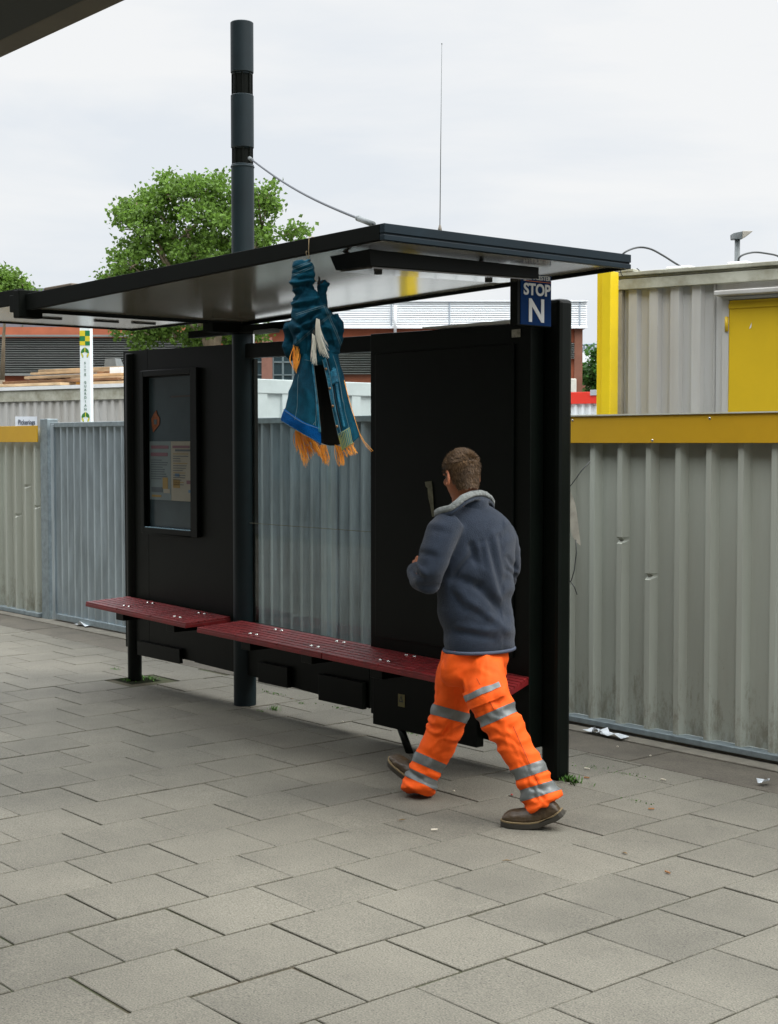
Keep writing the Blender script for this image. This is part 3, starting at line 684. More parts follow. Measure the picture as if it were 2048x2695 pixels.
s = MB(); s.box(-0.03, 0.22, -0.09, 0.12, zt1+.001, zt1+0.022); s.build('corner_casting', contr, c1, bevel=0.004)
for x, wd in ((0.45, .2), (0.95, .16), (1.45, .22), (2.05, .2)):
    s = MB(); s.box(x, x+wd, 0.0, 0.4, zt1+.001, zt1+0.028); s.build('roof_patch', white, c1, bevel=0.01)
# door
xd = 0.99
s = MB(); s.box(xd, xd+0.9, -0.045, -0.021, 0.45, 2.80); dr = s.build('door', ydoor, c1, bevel=0.004)
s = MB(); s.box(xd+.0, xd+0.9, -0.055, -0.0455, 2.74, 2.775); s.build('drip', ydoor, dr)
s = MB(); s.tube([(xd-.015, -.05, 2.57), (xd-.015, -.05, 2.68)], 0.014, 10); s.build('hinge', ydoor, dr, smooth=True)
s = MB(); s.box(xd-.05, xd, -0.05, -0.021, 0.4, 2.805); s.box(xd-0.05, xd+1.0, -0.045, -0.021, 2.806, 2.83); s.build('door_frame', contg, c1, bevel=0.003)
s = MB(); s.box(xd-0.08, xd+1.1, -0.15, -0.021, 2.832, 2.87); s.build('door_hood', contg, c1, bevel=0.008)
s = MB(); s.add([(xd+.16,-.0475,2.58),(xd+.165,-.0475,2.60),(xd+.18,-.0475,2.63),(xd+.175,-.0475,2.59)], [(0,1,2,3)]); s.build('scratch', letter, dr)
# yellow frame post left of it
yp, zy = cont_frame(1572, 717, 11.25, 'tall bright yellow painted steel frame post beside the grey cabin corner', name='yellow_post', cat='post')
s = MB(); s.box(0, 0.062, 0, 0.10, 0, zy); s.box(0.0621, 0.135, -0.04, 0.10, 0, zy-0.0); s.build('post', ypost, yp, bevel=0.004)
s = MB(); s.box(-0.03, 0.16, -0.06, 0.12, 0, 0.03); s.build('foot_plate', ypost, yp)
yq = at(1062, 1167, 11.2); s = MB(); s.box(yq.x-.03, yq.x+.05, yq.y, yq.y+.09, -.05, 2.36); s.box(yq.x+.051, yq.x+.08, yq.y-.02, yq.y+.09, -.05, 2.36); s.box(yq.x-.06, yq.x+.11, yq.y-.05, yq.y+.12, -.05, -.01)
tag(s.build('yellow_post', ypost), 'short yellow post hidden behind advert panel, mirrored in the shiny roof underside', 'post')
# cables over the cabin
def cable(name, pts, label, r=0.008, d=11.6):
    P = [at(*q) if len(q) == 3 else at(q[0], q[1], d) for q in pts]
    Q = []
    for i in range(len(P)-1):
        a, b_, c, e = P[max(i-1, 0)], P[i], P[i+1], P[min(i+2, len(P)-1)]
        for k in range(8):
            t = k/8; Q.append(0.5*((2*b_)+(c-a)*t+(2*a-5*b_+4*c-e)*t*t+(3*b_-a-3*c+e)*t**3))
    Q.append(P[-1]); s = MB(); s.tube(Q, r, 8)
    return tag(s.build(name, rubber, smooth=True), label, 'cable')
cable('loose_cable', [(1634,706,11.6),(1632,680,11.7),(1648,662,11.7),(1680,651,11.8),(1712,655,11.8),(1745,672,11.8),(1775,691,11.8),(1800,706,11.8)], 'black cable arching over the left part of the grey cabin roof')
cable('loose_cable', [(1948,697,11.6),(1944,683,11.6),(1955,671,11.6),(1985,664,11.7),(2018,667,11.7),(2050,675,11.7),(2080,700,11.7)], 'black cable looping above the yellow door end of the grey cabin')
cable('thin_wire', [(1632,708,11.3),(1636,722,11.3),(1641,727,11.3)], 'short bent wire on the grey cabin top left corner', 0.004)
cable('thin_wire', [(1676,706,11.3),(1682,711,11.3),(1689,722,11.3)], 'thin pale wire hooked over cabin rail beneath shelter roof tip', 0.004)

# far left container
c2, zt2_ = cont_frame(-60, 1018, 27.5, 'long pale grey corrugated container behind the far gate with timber on top')
LW = 4.7
s = MB(); ribs(s, 0, LW, 0.2, zt2_-0.30, off=0.05); s.build('wall', contg, c2)
s = MB(); s.box(0, LW, 0.05, 2.4, 0.1, zt2_-0.06); s.build('body', contg, c2)
s = MB(); s.box(-.02, LW+.02, -0.06, 0.06, zt2_-0.30, zt2_-0.10); s.build('top_rail', contr, c2)
s = MB(); s.box(-.02, LW+.02, -0.09, 2.4, zt2_-0.095, zt2_-0.03); s.build('roof_edge', white, c2)
sgn = at(50, 1096, 27.2); sgb = at(97, 1121, 27.2); sgt = at(97, 1096, 27.2)
s = MB(); 
pl = [at(40, 1096, 26.35), at(97, 1096, 26.35), at(97, 1128, 26.35), at(40, 1128, 26.35)]
s.add(pl+[p+FW*.03 for p in pl], [(0,1,2,3),(4,7,6,5),(0,4,5,1),(1,5,6,2),(2,6,7,3),(3,7,4,0)])
bd = s.build('name_board', mat('board_white', (0.62, 0.66, 0.70), 0.5), c2, world=True)
def Mf(p, d=0.0):   # reading plane facing the camera direction
    return Matrix.Translation(p - FW*d) @ Matrix(((RT.x, 0, -FW.x, 0), (RT.y, 0, -FW.y, 0), (0, 1, 0, 0), (0, 0, 0, 1)))
textmesh('Pickerings', 0.125, Mf(at(70.5, 1117, 26.35), .01), 'lettering', mat('ink_grey', (0.05, 0.06, 0.09), 0.6), bd, bold=0.002, sx=0.62)
# timber lying on the container
rnd = random.Random(4)
u2 = (RT*(CX+4385) - FW*F).normalized(); v2 = Vector((-u2.y, u2.x, 0))
def on_c2(x, y, z): return M_of(c2) @ Vector((x, y, z))
for k, (x0, x1, zz, th, y, m_) in enumerate([(0, 8.0, .36, .055, 1.5, 0), (0.2, 7.9, .30, .04, 1.2, 0), (0.5, 7.0, .20, .05, .9, 0), (0, 5.6, .10, .05, .6, 1), (3.2, 7.9, .12, .06, .7, 0), (0.0, 3.5, .03, .05, .3, 0), (4.4, 8.1, .02, .05, .35, 0)]):
    s = MB()
    x0 *= .56; x1 *= .56
    s.box(x0, x1, y, y+.22, zt2_-.03+zz, zt2_-.03+zz+th)
    o = s.build('timber_beam', [timber, timberd][m_], c2, bevel=0.006)
    o.parent = None; o.matrix_world = M_of(c2)
    tag(o, ['long pale timber beam, topmost on the far left container', 'thin pale timber beam just below the topmost one on the far container', 'pale timber beam at mid height of the far container stack', 'dark brown timber beam low on the far container left half', 'pale timber beam low on the far container right half', 'pale timber beam lowest at left edge of the far container', 'pale timber beam lowest at right of the white tower post'][k], 'timber', 'timber stacked on the far container')
for k, (x, zz, wd, hh, m_) in enumerate([(0.6,.0,1.5,.20,timberd),(2.3,.0,.35,.16,timber),(3.0,.0,.28,.18,mat('amber_block', (.5,.22,.02), .7)),(3.9,.06,.8,.24,timberd),(5.3,.05,1.0,.2,timberd),(6.8,.1,.28,.16,white),(7.2,.08,.35,.18,timberd),(4.6,.22,.5,.14,white)]):
    s = MB(); x *= .56; wd *= .62
    if k in (0, 3, 4):
        for q in range(4): s.box(x, x+wd, 1.0+q*.16, 1.1+q*.16, zt2_-.03+zz, zt2_-.03+zz+hh*.3); 
        for q in range(3): s.box(x+q*wd*.42, x+q*wd*.42+.1, 1.0, 1.7, zt2_-.03+zz+hh*.3, zt2_-.03+zz+hh)
    else:
        s.box(x, x+wd, .95, 1.3, zt2_-.03+zz, zt2_-.03+zz+hh); s.box(x+.03, x+wd-.03, .94, .949, zt2_-.03+zz+.02, zt2_-.03+zz+hh*.8)
    o = s.build('pallet' if k in (0,3,4) else 'block', m_, None, bevel=0.006); o.matrix_world = M_of(c2)
    tag(o, ['brown wooden pallet under the beams at far left edge', 'short timber block beside the amber one on the far container', 'amber block between pale timber blocks on the far container', 'brown wooden pallet just left of the white tower post', 'brown wooden pallet just right of the white tower post', 'small white box right of the tower post on far container', 'dark timber block at right end of the far timber stack', 'pale cloth covered block on top beam by the tower post'][k], 'pallet' if k in (0,3,4) else 'block')
s = MB(); s.hexa([on_c2(1.75,1.6,zt2_+.36), on_c2(2.1,1.6,zt2_+.36), on_c2(2.1,1.8,zt2_+.36), on_c2(1.75,1.8,zt2_+.36)], [on_c2(1.78,1.6,zt2_+.55), on_c2(2.05,1.6,zt2_+.55), on_c2(2.05,1.75,zt2_+.55), on_c2(1.78,1.75,zt2_+.55)])
s.tube([on_c2(1.92,1.7,zt2_-.04), on_c2(1.92,1.7,zt2_+.38)], .03, 8)
tag(s.build('work_lamp', greym), 'small grey floodlight head poking above the far timber stack', 'floodlight')

# white container seen through the glass (runs away to the right)
u3 = Vector((0, 1, 0))
p = at(640, 996, 20.0); zc = p.z + 0.0
c3 = empty('site_container', (p.x, p.y, 0), 'white corrugated container seen through the shelter glass', 'container', None, R(0))
# face along +Y, visible face looks to +X... front face at local x=0
def corr_y(s, y0, y1, x, z0, z1, pitch, off, wt, ws, d):
    t = MB(); corrug(t, y0, y1, 0, z0, z1, pitch, off, wt, ws, d)
    s.add([(x - v.y, v.x, v.z) for v in t.v], t.f)
s = MB(); corr_y(s, 0, 5.5, 0, 0.1, zc-0.20, 0.42, 0.3, .16, .03, .04); s.build('wall', contw, c3)
s = MB(); s.box(-1.9, -.05, 0, 5.5, 0.05, zc-0.04); s.build('body', contw, c3)
s = MB(); s.box(-0.05, 0.05, -.02, 5.52, zc-0.20, zc); s.build('top_rail', contw, c3, bevel=0.01)

# red and white container far right of the shelter post
c4, z4 = cont_frame(1400, 1035, 24, 'white corrugated container with bright red top rail right of the shelter end post')
s = MB(); ribs(s, 0, 4.0, 0.2, z4-0.18, pitch=.13, off=.05, wt=.04, ws=.02); s.build('wall', contw, c4)
s = MB(); s.box(0, 4.0, .05, 2.4, .1, z4-.03); s.build('body', contw, c4)
s = MB(); s.box(-.02, 4.02, -.07, .06, z4-.19, z4); s.build('top_rail', redp, c4, bevel=.005)
s = MB(); s.box(1.12, 1.27, -.09, -.071, z4-.06, z4+.03); s.build('corner_casting', mat('pale_metal', (.4,.42,.45), .5), c4, bevel=.003)

# tower post with checks, emblem and lettering
tw0 = at(212, 1112, 22); tw1 = at(239, 1112, 22)
tw = empty('security_tower', (tw0.x, tw0.y, 0), 'tall white square security post with green and yellow emblems behind the gate', 'security post', None, math.atan2(RT.y, RT.x))
W_ = (tw1-tw0).length
Mt = M_of(tw)
zT = at(225, 812, 22).z
s = MB(); s.hexa([(0,0,0),(W_,0,0),(W_+.006,.18,0),(.006,.18,0)], [(0,0,zT+.35),(W_,0,zT+.35),(W_+.006,.18,zT+.35),(.006,.18,zT+.35)])
body = s.build('mast', mat('tower_white', (0.72, 0.78, 0.78), 0.45), tw, bevel=.004)
s = MB(); s.box(-.25, W_+.25, -.2, .4, 0, .25); s.build('base', white, tw, bevel=.01)
def zpx(y): return at(225, y, 22).z
ck = [870, 884.5, 898, 909]
s = MB(); m1 = W_*.53
for i in range(3):
    za, zb_ = zpx(ck[i]), zpx(ck[i+1])
    s.box(0, m1, -.004, -.001, zb_, za, 0 if i != 1 else 1); s.box(m1, W_, -.004, -.001, zb_, za, 1 if i != 1 else 0)
s.build('check_band', [mat('check_yellow', (0.62, 0.50, 0.02), .5), mat('check_green', (0.01, 0.17, 0.05), .5)], body)
def emblem(yc):
    zc_ = zpx(yc); hh = (zpx(yc-14)-zpx(yc+14))/2; xm = W_/2; k = W_*.40
    s = MB(); 
    def poly(pts, mi):
        v = [(xm+a*k, -.003, zc_+b*hh) for a, b in pts]; n = len(v); s.add(v+[(a, b+.0015, c) for a, b, c in v], [tuple(range(n)), tuple(range(n, 2*n))[::-1]]+[(i, (i+1) % n, n+(i+1) % n, n+i) for i in range(n)], mi)
    for sgn_ in (1, -1):
        poly([(0,1.0),(.45*sgn_,.85),(.85*sgn_,.5),(1.0*sgn_,.1),(.95*sgn_,-.35),(.6*sgn_,-.95),(.42*sgn_,-.9),(.45*sgn_,-.45),(.7*sgn_,-.05),(.15*sgn_,.12),(0,.3)], 0)
        v = [(.62*sgn_,-.2),(.93*sgn_,.0),(.9*sgn_,-.35),(.6*sgn_,-.9),(.5*sgn_,-.6)]
        v = [(xm+a*k, -.0045, zc_+b*hh) for a, b in v]; s.add(v, [tuple(range(len(v)))], 1)
    v = [(xm+a*k, -.0045, zc_+b*hh) for a, b in ((-.09,1.0),(.09,1.0),(.07,.2),(0,-.1),(-.07,.2))]; s.add(v, [tuple(range(5))], 1)
    s.build('emblem', [greenl, yel], body)
emblem(928.5); emblem(1098.5)
tg = at(225, 1000, 22)
for ch, y in zip('SITEGUARDIAN', (955,965,975,985,1006,1016,1026,1036,1046,1056,1066.5,1077)):
    M = Mt @ Matrix.Translation((W_/2, -.004, zpx(y)-.018)) @ Matrix(((1,0,0,0),(0,0,-1,0),(0,1,0,0),(0,0,0,1)))
    textmesh(ch, 0.05, M, 'lettering', textg, body, bold=.001)

# ------------------------------------------------------------------ brick building with white cladding
D0 = 46.0
o0 = at(CX, 1167, D0)
bb = empty('brick_building', (o0.x, o0.y, 0), 'long low brick building with white metal clad upper storey and grey louvres', 'building', None, math.atan2(RT.y, RT.x))
k = D0/F
def bx(px): return (px-CX)*k
def bz(py): return H + (1167-py)*k
def bbox(s, x0, x1, y0, y1, dy0, dy1, mi=0): return s.box(bx(x0), bx(x1), dy0, dy1, bz(y1), bz(y0), mi)
s = MB(); s.box(bx(700), bx(1528), 0, 14, 0, bz(862)); s.build('wall', brick, bb)
s = MB(); s.box(bx(-400), bx(700), .05, 14, 0, bz(862)); s.build('wall', brick, bb)
s = MB(); s.box(bx(1509), bx(1530), -.12, .0, 0, bz(868)); s.build('corner_pier', brick2, bb)
# white cladding right part, ribbed horizontally
s = MB(); s.box(bx(560), bx(1537), -.25, 13, bz(867), bz(797)); cl = s.build('cladding', cladg, bb)
n = 11
for i in range(n):
    zz = bz(862) + (bz(799)-bz(862))*(i+.5)/n
    s = MB(); xa, xb = bx(560)-.02, bx(1537)+.02
    s.add([(xa,-.251,zz-.034),(xb,-.251,zz-.034),(xb,-.305,zz-.030),(xa,-.305,zz-.030),(xa,-.251,zz+.034),(xb,-.251,zz+.034),(xb,-.256,zz+.036),(xa,-.256,zz+.036)], [(0,3,2,1),(4,5,6,7),(3,7,6,2),(0,4,7,3),(1,2,6,5),(0,1,5,4)])
    s.build('cladding_sheet', clad, cl)
s = MB(); s.box(bx(560)-.05, bx(1537)+.05, -.33, -.251, bz(868), bz(862)); s.box(bx(560)-.05, bx(1537)+.05, -.36, -.2, bz(799), bz(795)); s.build('trim', clad, cl)
s = MB(); 
for px in (1030, 1181, 1350, 1520): s.box(bx(px)-.02, bx(px)+.02, -.315, -.302, bz(864), bz(800))
s.build('joint_strip', cladg, cl)
s = MB(); s.tube([(bx(1040), -.4, bz(884)), (bx(1040), -.4, bz(810))], .045, 8); s.build('downpipe', clad, bb, smooth=True)
# louvre bands
def louvre(x0, x1, y0, y1, n, nm='louvre'):
    s = MB(); bbox(s, x0, x1, y0, y1, -.02, .0, 1)
    for i in range(n):
        z0 = bz(y1) + (bz(y0)-bz(y1))*(i+.15)/n; z1 = bz(y1) + (bz(y0)-bz(y1))*(i+.72)/n
        s.add([(bx(x0),-.16,z0),(bx(x1),-.16,z0),(bx(x1),-.04,z1),(bx(x0),-.04,z1),(bx(x0),-.13,z0-.02),(bx(x1),-.13,z0-.02),(bx(x1),-.02,z1-.02),(bx(x0),-.02,z1-.02)],
              [(0,1,2,3),(4,7,6,5),(0,4,5,1),(1,5,6,2),(2,6,7,3),(3,7,4,0)], 0)
    return s.build(nm, [louv, dark], bb)
louvre(-300, 560, 890, 985, 16); louvre(840, 1100, 925, 986, 10); louvre(1420, 1508.5, 903, 945, 9)
s = MB(); bbox(s, -320, 560, 884, 889, -.25, -.02); bbox(s, -320, 560, 985, 990, -.2, -.02); s.build('sill', louv, bb)
# grey roof at far left
s = MB(); s.box(bx(-300), bx(555), 1.5, 12, bz(862), bz(748)); s.build('rear_block', mat('slate_grey', (0.16, 0.19, 0.22), .6, var=.2), bb)
# windows between pillars behind the glass
for x0, x1 in ((560, 690), (720, 838)):
    s = MB(); bbox(s, x0, x1, 935, 1060, -.02, .03); wv = s.build('window', winm, bb)
    s = MB()
    for q in range(int((x1-x0)/26)): s.box(bx(x0+q*26)-.03, bx(x0+q*26)+.03, -.06, -.021, bz(1060), bz(935))
    bbox(s, x0, x1, 952, 956, -.06, -.022); bbox(s, x0, x1, 986, 989, -.06, -.022); s.build('frame', mat('frame_grey', (.25,.3,.32), .5), wv)
s = MB(); bbox(s, 691, 719, 890, 1060, -.15, -.021); s.build('pier', mat('brick_pink', (.45,.20,.15), .85, var=.2), bb)
s = MB(); s.box(bx(1480), bx(1513), -.3, -.13, bz(1035), bz(998)); o = s.build('white_sheet', mat('sheet_cream', (.66,.64,.56), .7, var=.15), bb, bevel=.03)
# far things between building and yellow post
fb = empty('far_building', at(1560, 1167, 75).xy.to_3d(), 'low distant brown building with white gable right of the brick building', 'building', None, math.atan2(RT.y, RT.x))
k2 = 75/F
def fx(px): return (px-1560)*k2
def fz(py): return H + (1167-py)*k2
s = MB(); s.box(fx(1524), fx(1700), 0, 8, 0, fz(992)); s.build('wall', brick2, fb)
s = MB(); s.box(fx(1524), fx(1700), .5, 8, fz(992), fz(962)); s.build('dark_band', dark, fb)
s = MB(); s.add([(fx(1528),-.3,fz(958)),(fx(1556),-.3,fz(958)),(fx(1566),-.3,fz(948)),(fx(1560),-.3,fz(930)),(fx(1528),-.3,fz(930)),(fx(1528),6,fz(958)),(fx(1556),6,fz(958)),(fx(1566),6,fz(948)),(fx(1560),6,fz(930)),(fx(1528),6,fz(930))],
  [(0,1,2,3,4),(9,8,7,6,5),(0,5,6,1),(1,6,7,2),(2,7,8,3),(3,8,9,4),(4,9,5,0)]); s.build('gable', contw, fb)
s = MB(); s.box(fx(1531), fx(1544), -.35, -.31, fz(992), fz(980)); s.box(fx(1537), fx(1539), -.35, -.31, fz(980), fz(960)); s.build('window', mat('pale_win', (.45,.55,.6), .4), fb)
# steel lattice girder
lg = MB()
a0, a1 = at(1524, 908, 90), at(1640, 901, 90); b0, b1 = at(1524, 930, 90), at(1640, 925, 90)
lg.tube([a0, a1], .07, 6); lg.tube([b0, b1], .07, 6)
for q in range(13):
    t0, t1 = q/13, (q+1)/13
    lg.tube([b0.lerp(b1, t0), a0.lerp(a1, (t0+t1)/2)], .05, 5); lg.tube([a0.lerp(a1, (t0+t1)/2), b0.lerp(b1, t1)], .05, 5)
for q in (0, 1): lg.tube([b0.lerp(b1, q), Vector((b0.lerp(b1, q).x, b0.lerp(b1, q).y, 0))], .12, 6)
tag(lg.build('lattice_girder', mat('girder', (.22,.28,.32), .6)), 'distant grey lattice girder above the small far tree', 'girder')

# street lamp
lp = empty('street_lamp', at(1935, 1167, 24).xy.to_3d(), 'grey street lamp head rising behind the grey cabin roof', 'street lamp', None, math.atan2(RT.y, RT.x))
zl_ = at(1935, 630, 24).z; kk = 24/F
s = MB(); s.tube([(0,0,0),(0,0,zl_)], [.06,.045], 12); s.build('pole', greym, lp, smooth=True)
s = MB(); s.hexa([(-14*kk,-.12,zl_),(10*kk,-.12,zl_),(10*kk,.12,zl_),(-14*kk,.12,zl_)], [(-15*kk,-.12,zl_+.09),(10*kk,-.14,zl_+.12),(10*kk,.14,zl_+.12),(-15*kk,.12,zl_+.09)]); s.build('arm_box', greym, lp, bevel=.01)
s = MB(); s.hexa([(8*kk,-.16,zl_+.0),(16*kk,-.14,zl_+.02),(16*kk,.14,zl_+.02),(8*kk,.16,zl_+.0)], [(8*kk,-.16,zl_+.12),(36*kk,-.14,zl_+.12),(36*kk,.14,zl_+.12),(8*kk,.16,zl_+.12)]); s.build('lamp_head', mat('lamp_tan', (.32,.30,.25), .5), lp, bevel=.01)

# ------------------------------------------------------------------ trees
def leafmat(name, c):
    m = mat(name, c, 0.55, island=0.42, spec=0.35)
    n = m.node_tree.nodes; l = m.node_tree.links; out = n['Material Output']; b = n['Principled BSDF']
    t = n.new('ShaderNodeBsdfTranslucent'); mx_ = n.new('ShaderNodeMixShader'); mx_.inputs[0].default_value = 0.42
    src = b.inputs['Base Color'].links[0].from_socket; l.new(src, t.inputs[0])
    l.new(b.outputs[0], mx_.inputs[1]); l.new(t.outputs[0], mx_.inputs[2]); l.new(mx_.outputs[0], out.inputs[0]); return m
leafm = leafmat('leaves', (0.12, 0.215, 0.032)); leafd = leafmat('leaves_dark', (0.05, 0.13, 0.025))
bark = mat('bark', (0.34, 0.27, 0.18), .85, var=.45, vscale=3, bump=.3, bscale=8)
def tree(px, d, base_off, clumps, label, leaf, nleaf, size, limbs, trunk_r=.14, cat='tree'):
    g0 = at(px, 1167, d); t = empty('tree', (g0.x, g0.y, 0), label, cat)
    rnd = random.Random(int(px)+3); K = d/F
    def W(x, y, dd=0): return at(x, y, d+dd)
    s = MB()
    for path, r0 in limbs:
        P = [W(*q) if len(q) == 3 else W(q[0], q[1]) for q in path]
        s.tube(P, [r0*(1-.75*i/(len(P)-1)) for i in range(len(P))], 8)
    s.tube([(g0.x, g0.y, 0), W(*limbs[0][0][0])], [trunk_r*1.3, trunk_r], 10)
    tips = []
    for (cx, cy, rx, ry, dd, wt) in clumps:
        for q in range(4):
            a = rnd.uniform(0, 2*PI); tgt = W(cx+rx*.8*math.cos(a), cy+ry*.8*math.sin(a), dd+rnd.uniform(-.5, .5)); src = W(cx, cy+ry*.4, dd*.5)
            mid = src.lerp(tgt, .5)+Vector((0, 0, rnd.uniform(-.05, .15))); s.tube([src, mid, tgt], [.028, .018, .006], 5)
    s.build('trunk', bark, t, smooth=True, world=True)
    s = MB(); tot = sum(c[5] for c in clumps)
    for (cx, cy, rx, ry, dd, wt) in clumps:
        cnt = int(nleaf*wt/tot); sub = []
        nsub = max(6, int(cnt/95))
        for _ in range(nsub):
            a = rnd.uniform(0, 2*PI); rr = math.sqrt(rnd.random()); zz = rnd.uniform(-1, 1)
            sub.append((cx+rx*rr*math.cos(a), cy+ry*rr*math.sin(a), dd+zz*rx*K*.9))
        for i in range(cnt):
            sx_, sy_, sd_ = sub[i % nsub]
            g1, g2, g3 = rnd.gauss(0, 1), rnd.gauss(0, 1), rnd.gauss(0, 1)
            p = W(sx_+g1*15, sy_+g2*12-abs(g1)*1.0, sd_+g3*.2)
            sz = size*rnd.uniform(.6, 1.3)
            nrm = Vector((rnd.gauss(0, 1), rnd.gauss(0, 1), rnd.gauss(.5, .9))).normalized()
            a = nrm.orthogonal().normalized(); a.rotate(Matrix.Rotation(rnd.uniform(0, 6.28), 3, nrm)); b_ = nrm.cross(a)
            fold = nrm*sz*.18
            s.add([p-a*sz*.5, p-b_*sz*.42+fold+a*sz*.05, p+a*sz*.55, p+b_*sz*.42+fold+a*sz*.05], [(0,1,2),(0,2,3)])
    me_v = s.v
    o = s.build('crown', leaf, t, world=True)
    return t
big = [(470,590,150,110,0,5),(390,600,85,85,.2,3),(520,520,90,50,0,2.2),(585,520,45,60,0,1.2),(690,570,60,75,.1,2),(640,640,110,70,-.2,2.6),(400,710,120,70,0,3),(560,700,130,80,.2,3.2),
       (345,560,40,40,0,.8),(770,615,38,22,0,.45),(340,690,40,50,.3,.9),(440,500,50,35,0,.9),(690,700,60,60,.1,1.2),(620,790,150,60,.3,2.6),(400,850,90,28,.2,1.3),(300,735,40,16,0,.35),(480,800,120,60,.5,1.8),(560,880,120,30,.6,1.4),(640,885,70,26,.6,1.2),(470,885,90,24,.4,1.0),(345,880,60,28,0,.8),(705,510,26,25,0,.4)]
tree(560, 31, 0, big, 'large green plane tree with airy rounded crown behind the shelter pole', leafm, 27000, 0.092,
     [([(560,935),(556,880),(548,800),(520,700),(490,600)], .15), ([(556,930),(535,880),(525,840),(470,760),(410,650)], .10), ([(566,930),(577,870),(580,820),(620,740),(690,610)], .10), ([(532,880),(500,850),(450,820),(380,790)], .06), ([(548,820),(440,690),(400,600)], .06), ([(580,810),(600,700),(570,560)], .06)], trunk_r=.2)
tree(20, 33, 0, [(-8,765,48,42,0,3),(48,752,24,28,0,1.0),(50,800,40,26,0,1.2),(-45,745,50,50,0,2)], 'small leafy green tree at far left edge above roof end', leafm, 5000, 0.095, [([(6,1000),(10,880),(18,760)], .06)], trunk_r=.06)
tree(1575, 60, 0, [(1577,960,22,32,0,1.2),(1566,1000,24,36,0,1.5),(1592,930,18,20,0,.6),(1556,1010,14,20,0,.5)], 'small dark green tree between brick building and yellow post', leafd, 1500, 0.2, [([(1575,1080),(1575,1000),(1576,960)], .1)])

# ------------------------------------------------------------------ organic surfaces
def remeshed(s, name, voxel, smooth_it=6, disp=None, fac=0.6):
    me = bpy.data.meshes.new(name); me.from_pydata([tuple(v) for v in s.v], [], s.f)
    bm = bmesh.new(); bm.from_mesh(me); bmesh.ops.recalc_face_normals(bm, faces=bm.faces); bm.to_mesh(me); bm.free()
    o = bpy.data.objects.new(name, me); COL.objects.link(o)
    m = o.modifiers.new('r', 'REMESH'); m.mode = 'VOXEL'; m.voxel_size = voxel; m.use_smooth_shade = True
    if smooth_it: m2 = o.modifiers.new('s', 'SMOOTH'); m2.iterations = smooth_it; m2.factor = fac
    dg = bpy.context.evaluated_depsgraph_get()
    me2 = bpy.data.meshes.new_from_object(o.evaluated_get(dg)); bpy.data.objects.remove(o); bpy.data.meshes.remove(me)
    if disp:
        ns = [v.normal.copy() for v in me2.vertices]
        for v, n_ in zip(me2.vertices, ns): v.co = v.co + n_*disp(v.co, n_)
        me2.update()
    me2.name = name
    return me2
def link_mesh(me, name, mats, parent, root_world=True):
    root = parent
    while root.parent: root = root.parent
    me.transform(M_of(root).inverted()) if root_world else None
    me.materials.clear()
    for m_ in (mats if isinstance(mats, (list, tuple)) else [mats]): me.materials.append(m_)
    me.polygons.foreach_set('use_smooth', [True]*len(me.polygons))
    o = bpy.data.objects.new(name, me); COL.objects.link(o); o.parent = parent; return o
def ell(c, ax, ay, ra, rb, n=28, p=2.0):
    out = []
    for k in range(n):
        t = 2*PI*k/n; ct, st_ = math.cos(t), math.sin(t)
        f = 1.0/((abs(ct)**p+abs(st_)**p)**(1/p)); out.append(c + ax*ra*ct*f + ay*rb*st_*f)
    return out
def cut_region(me, planes, keep=None, offset=0.002, thick=None):
    """copy of a mesh kept on the inner side of each plane (co, no), pushed out along its normals"""
    bm = bmesh.new(); bm.from_mesh(me)
    for pc, pn in planes:
        bmesh.ops.bisect_plane(bm, geom=list(bm.verts)+list(bm.edges)+list(bm.faces), plane_co=pc, plane_no=pn, clear_outer=True)
    if keep:
        bmesh.ops.delete(bm, geom=[f for f in bm.faces if not keep(f.calc_center_median(), f.normal)], context='FACES')
    bm.normal_update()
    nn = {v.index: v.normal.copy() for v in bm.verts}
    for v in bm.verts: v.co += v.normal*offset
    m2 = bpy.data.meshes.new('cut'); bm.to_mesh(m2); bm.free(); return m2
def nz(v, sc, seed=0.0):
    return noise.noise(Vector((v.x*sc[0]+seed, v.y*sc[1]+seed*.7, v.z*sc[2]-seed*.3)))
def ridge(v, sc, seed=0.0):
    return 1 - 2*abs(noise.noise(Vector((v.x*sc[0]+seed, v.y*sc[1]+seed*.7, v.z*sc[2]-seed*.3))))*1.6

# ------------------------------------------------------------------ the man
fleece = mat('fleece_navy', (0.026, 0.036, 0.055), 0.95, var=0.22, vscale=40, bump=0.6, bscale=240, sheen=0.15, spec=0.15)
lining = mat('fleece_grey', (0.24, 0.26, 0.25), 0.95, var=0.35, vscale=60, bump=0.6, bscale=240, sheen=0.3, spec=0.1)
orange = mat('hi_vis_orange', (0.95, 0.115, 0.008), 0.75, var=0.16, vscale=8, bump=0.18, bscale=220, spec=0.25)
reflc = mat('reflective_tape', (0.17, 0.185, 0.18), 0.42, var=0.25, vscale=12, metal=0.2, bump=0.1, bscale=120)
skin = mat('skin', (0.42, 0.155, 0.075), 0.6, var=0.2, vscale=20, spec=0.3)
hairm = mat('hair_brown', (0.13, 0.075, 0.034), 0.55, var=0.5, vscale=30, island=0.45, spec=0.3)
boot_l = mat('boot_leather', (0.060, 0.036, 0.014), 0.5, col2=(0.025, 0.016, 0.008), vscale=18, bump=0.3, bscale=70)
boot_s = mat('boot_sole', (0.035, 0.03, 0.02), 0.7, var=0.3)
welt = mat('boot_welt', (0.19, 0.14, 0.07), 0.7)
man = empty('person', (-4.95, 4.72, 0), 'man in navy fleece and orange work trousers walking away past the red bench', 'person')
FD = Vector((-1, 0.06, 0)).normalized(); SD = Vector((-FD.y, FD.x, 0))     # facing, and his left (towards the camera's left)
UPV = Vector((0, 0, 1))
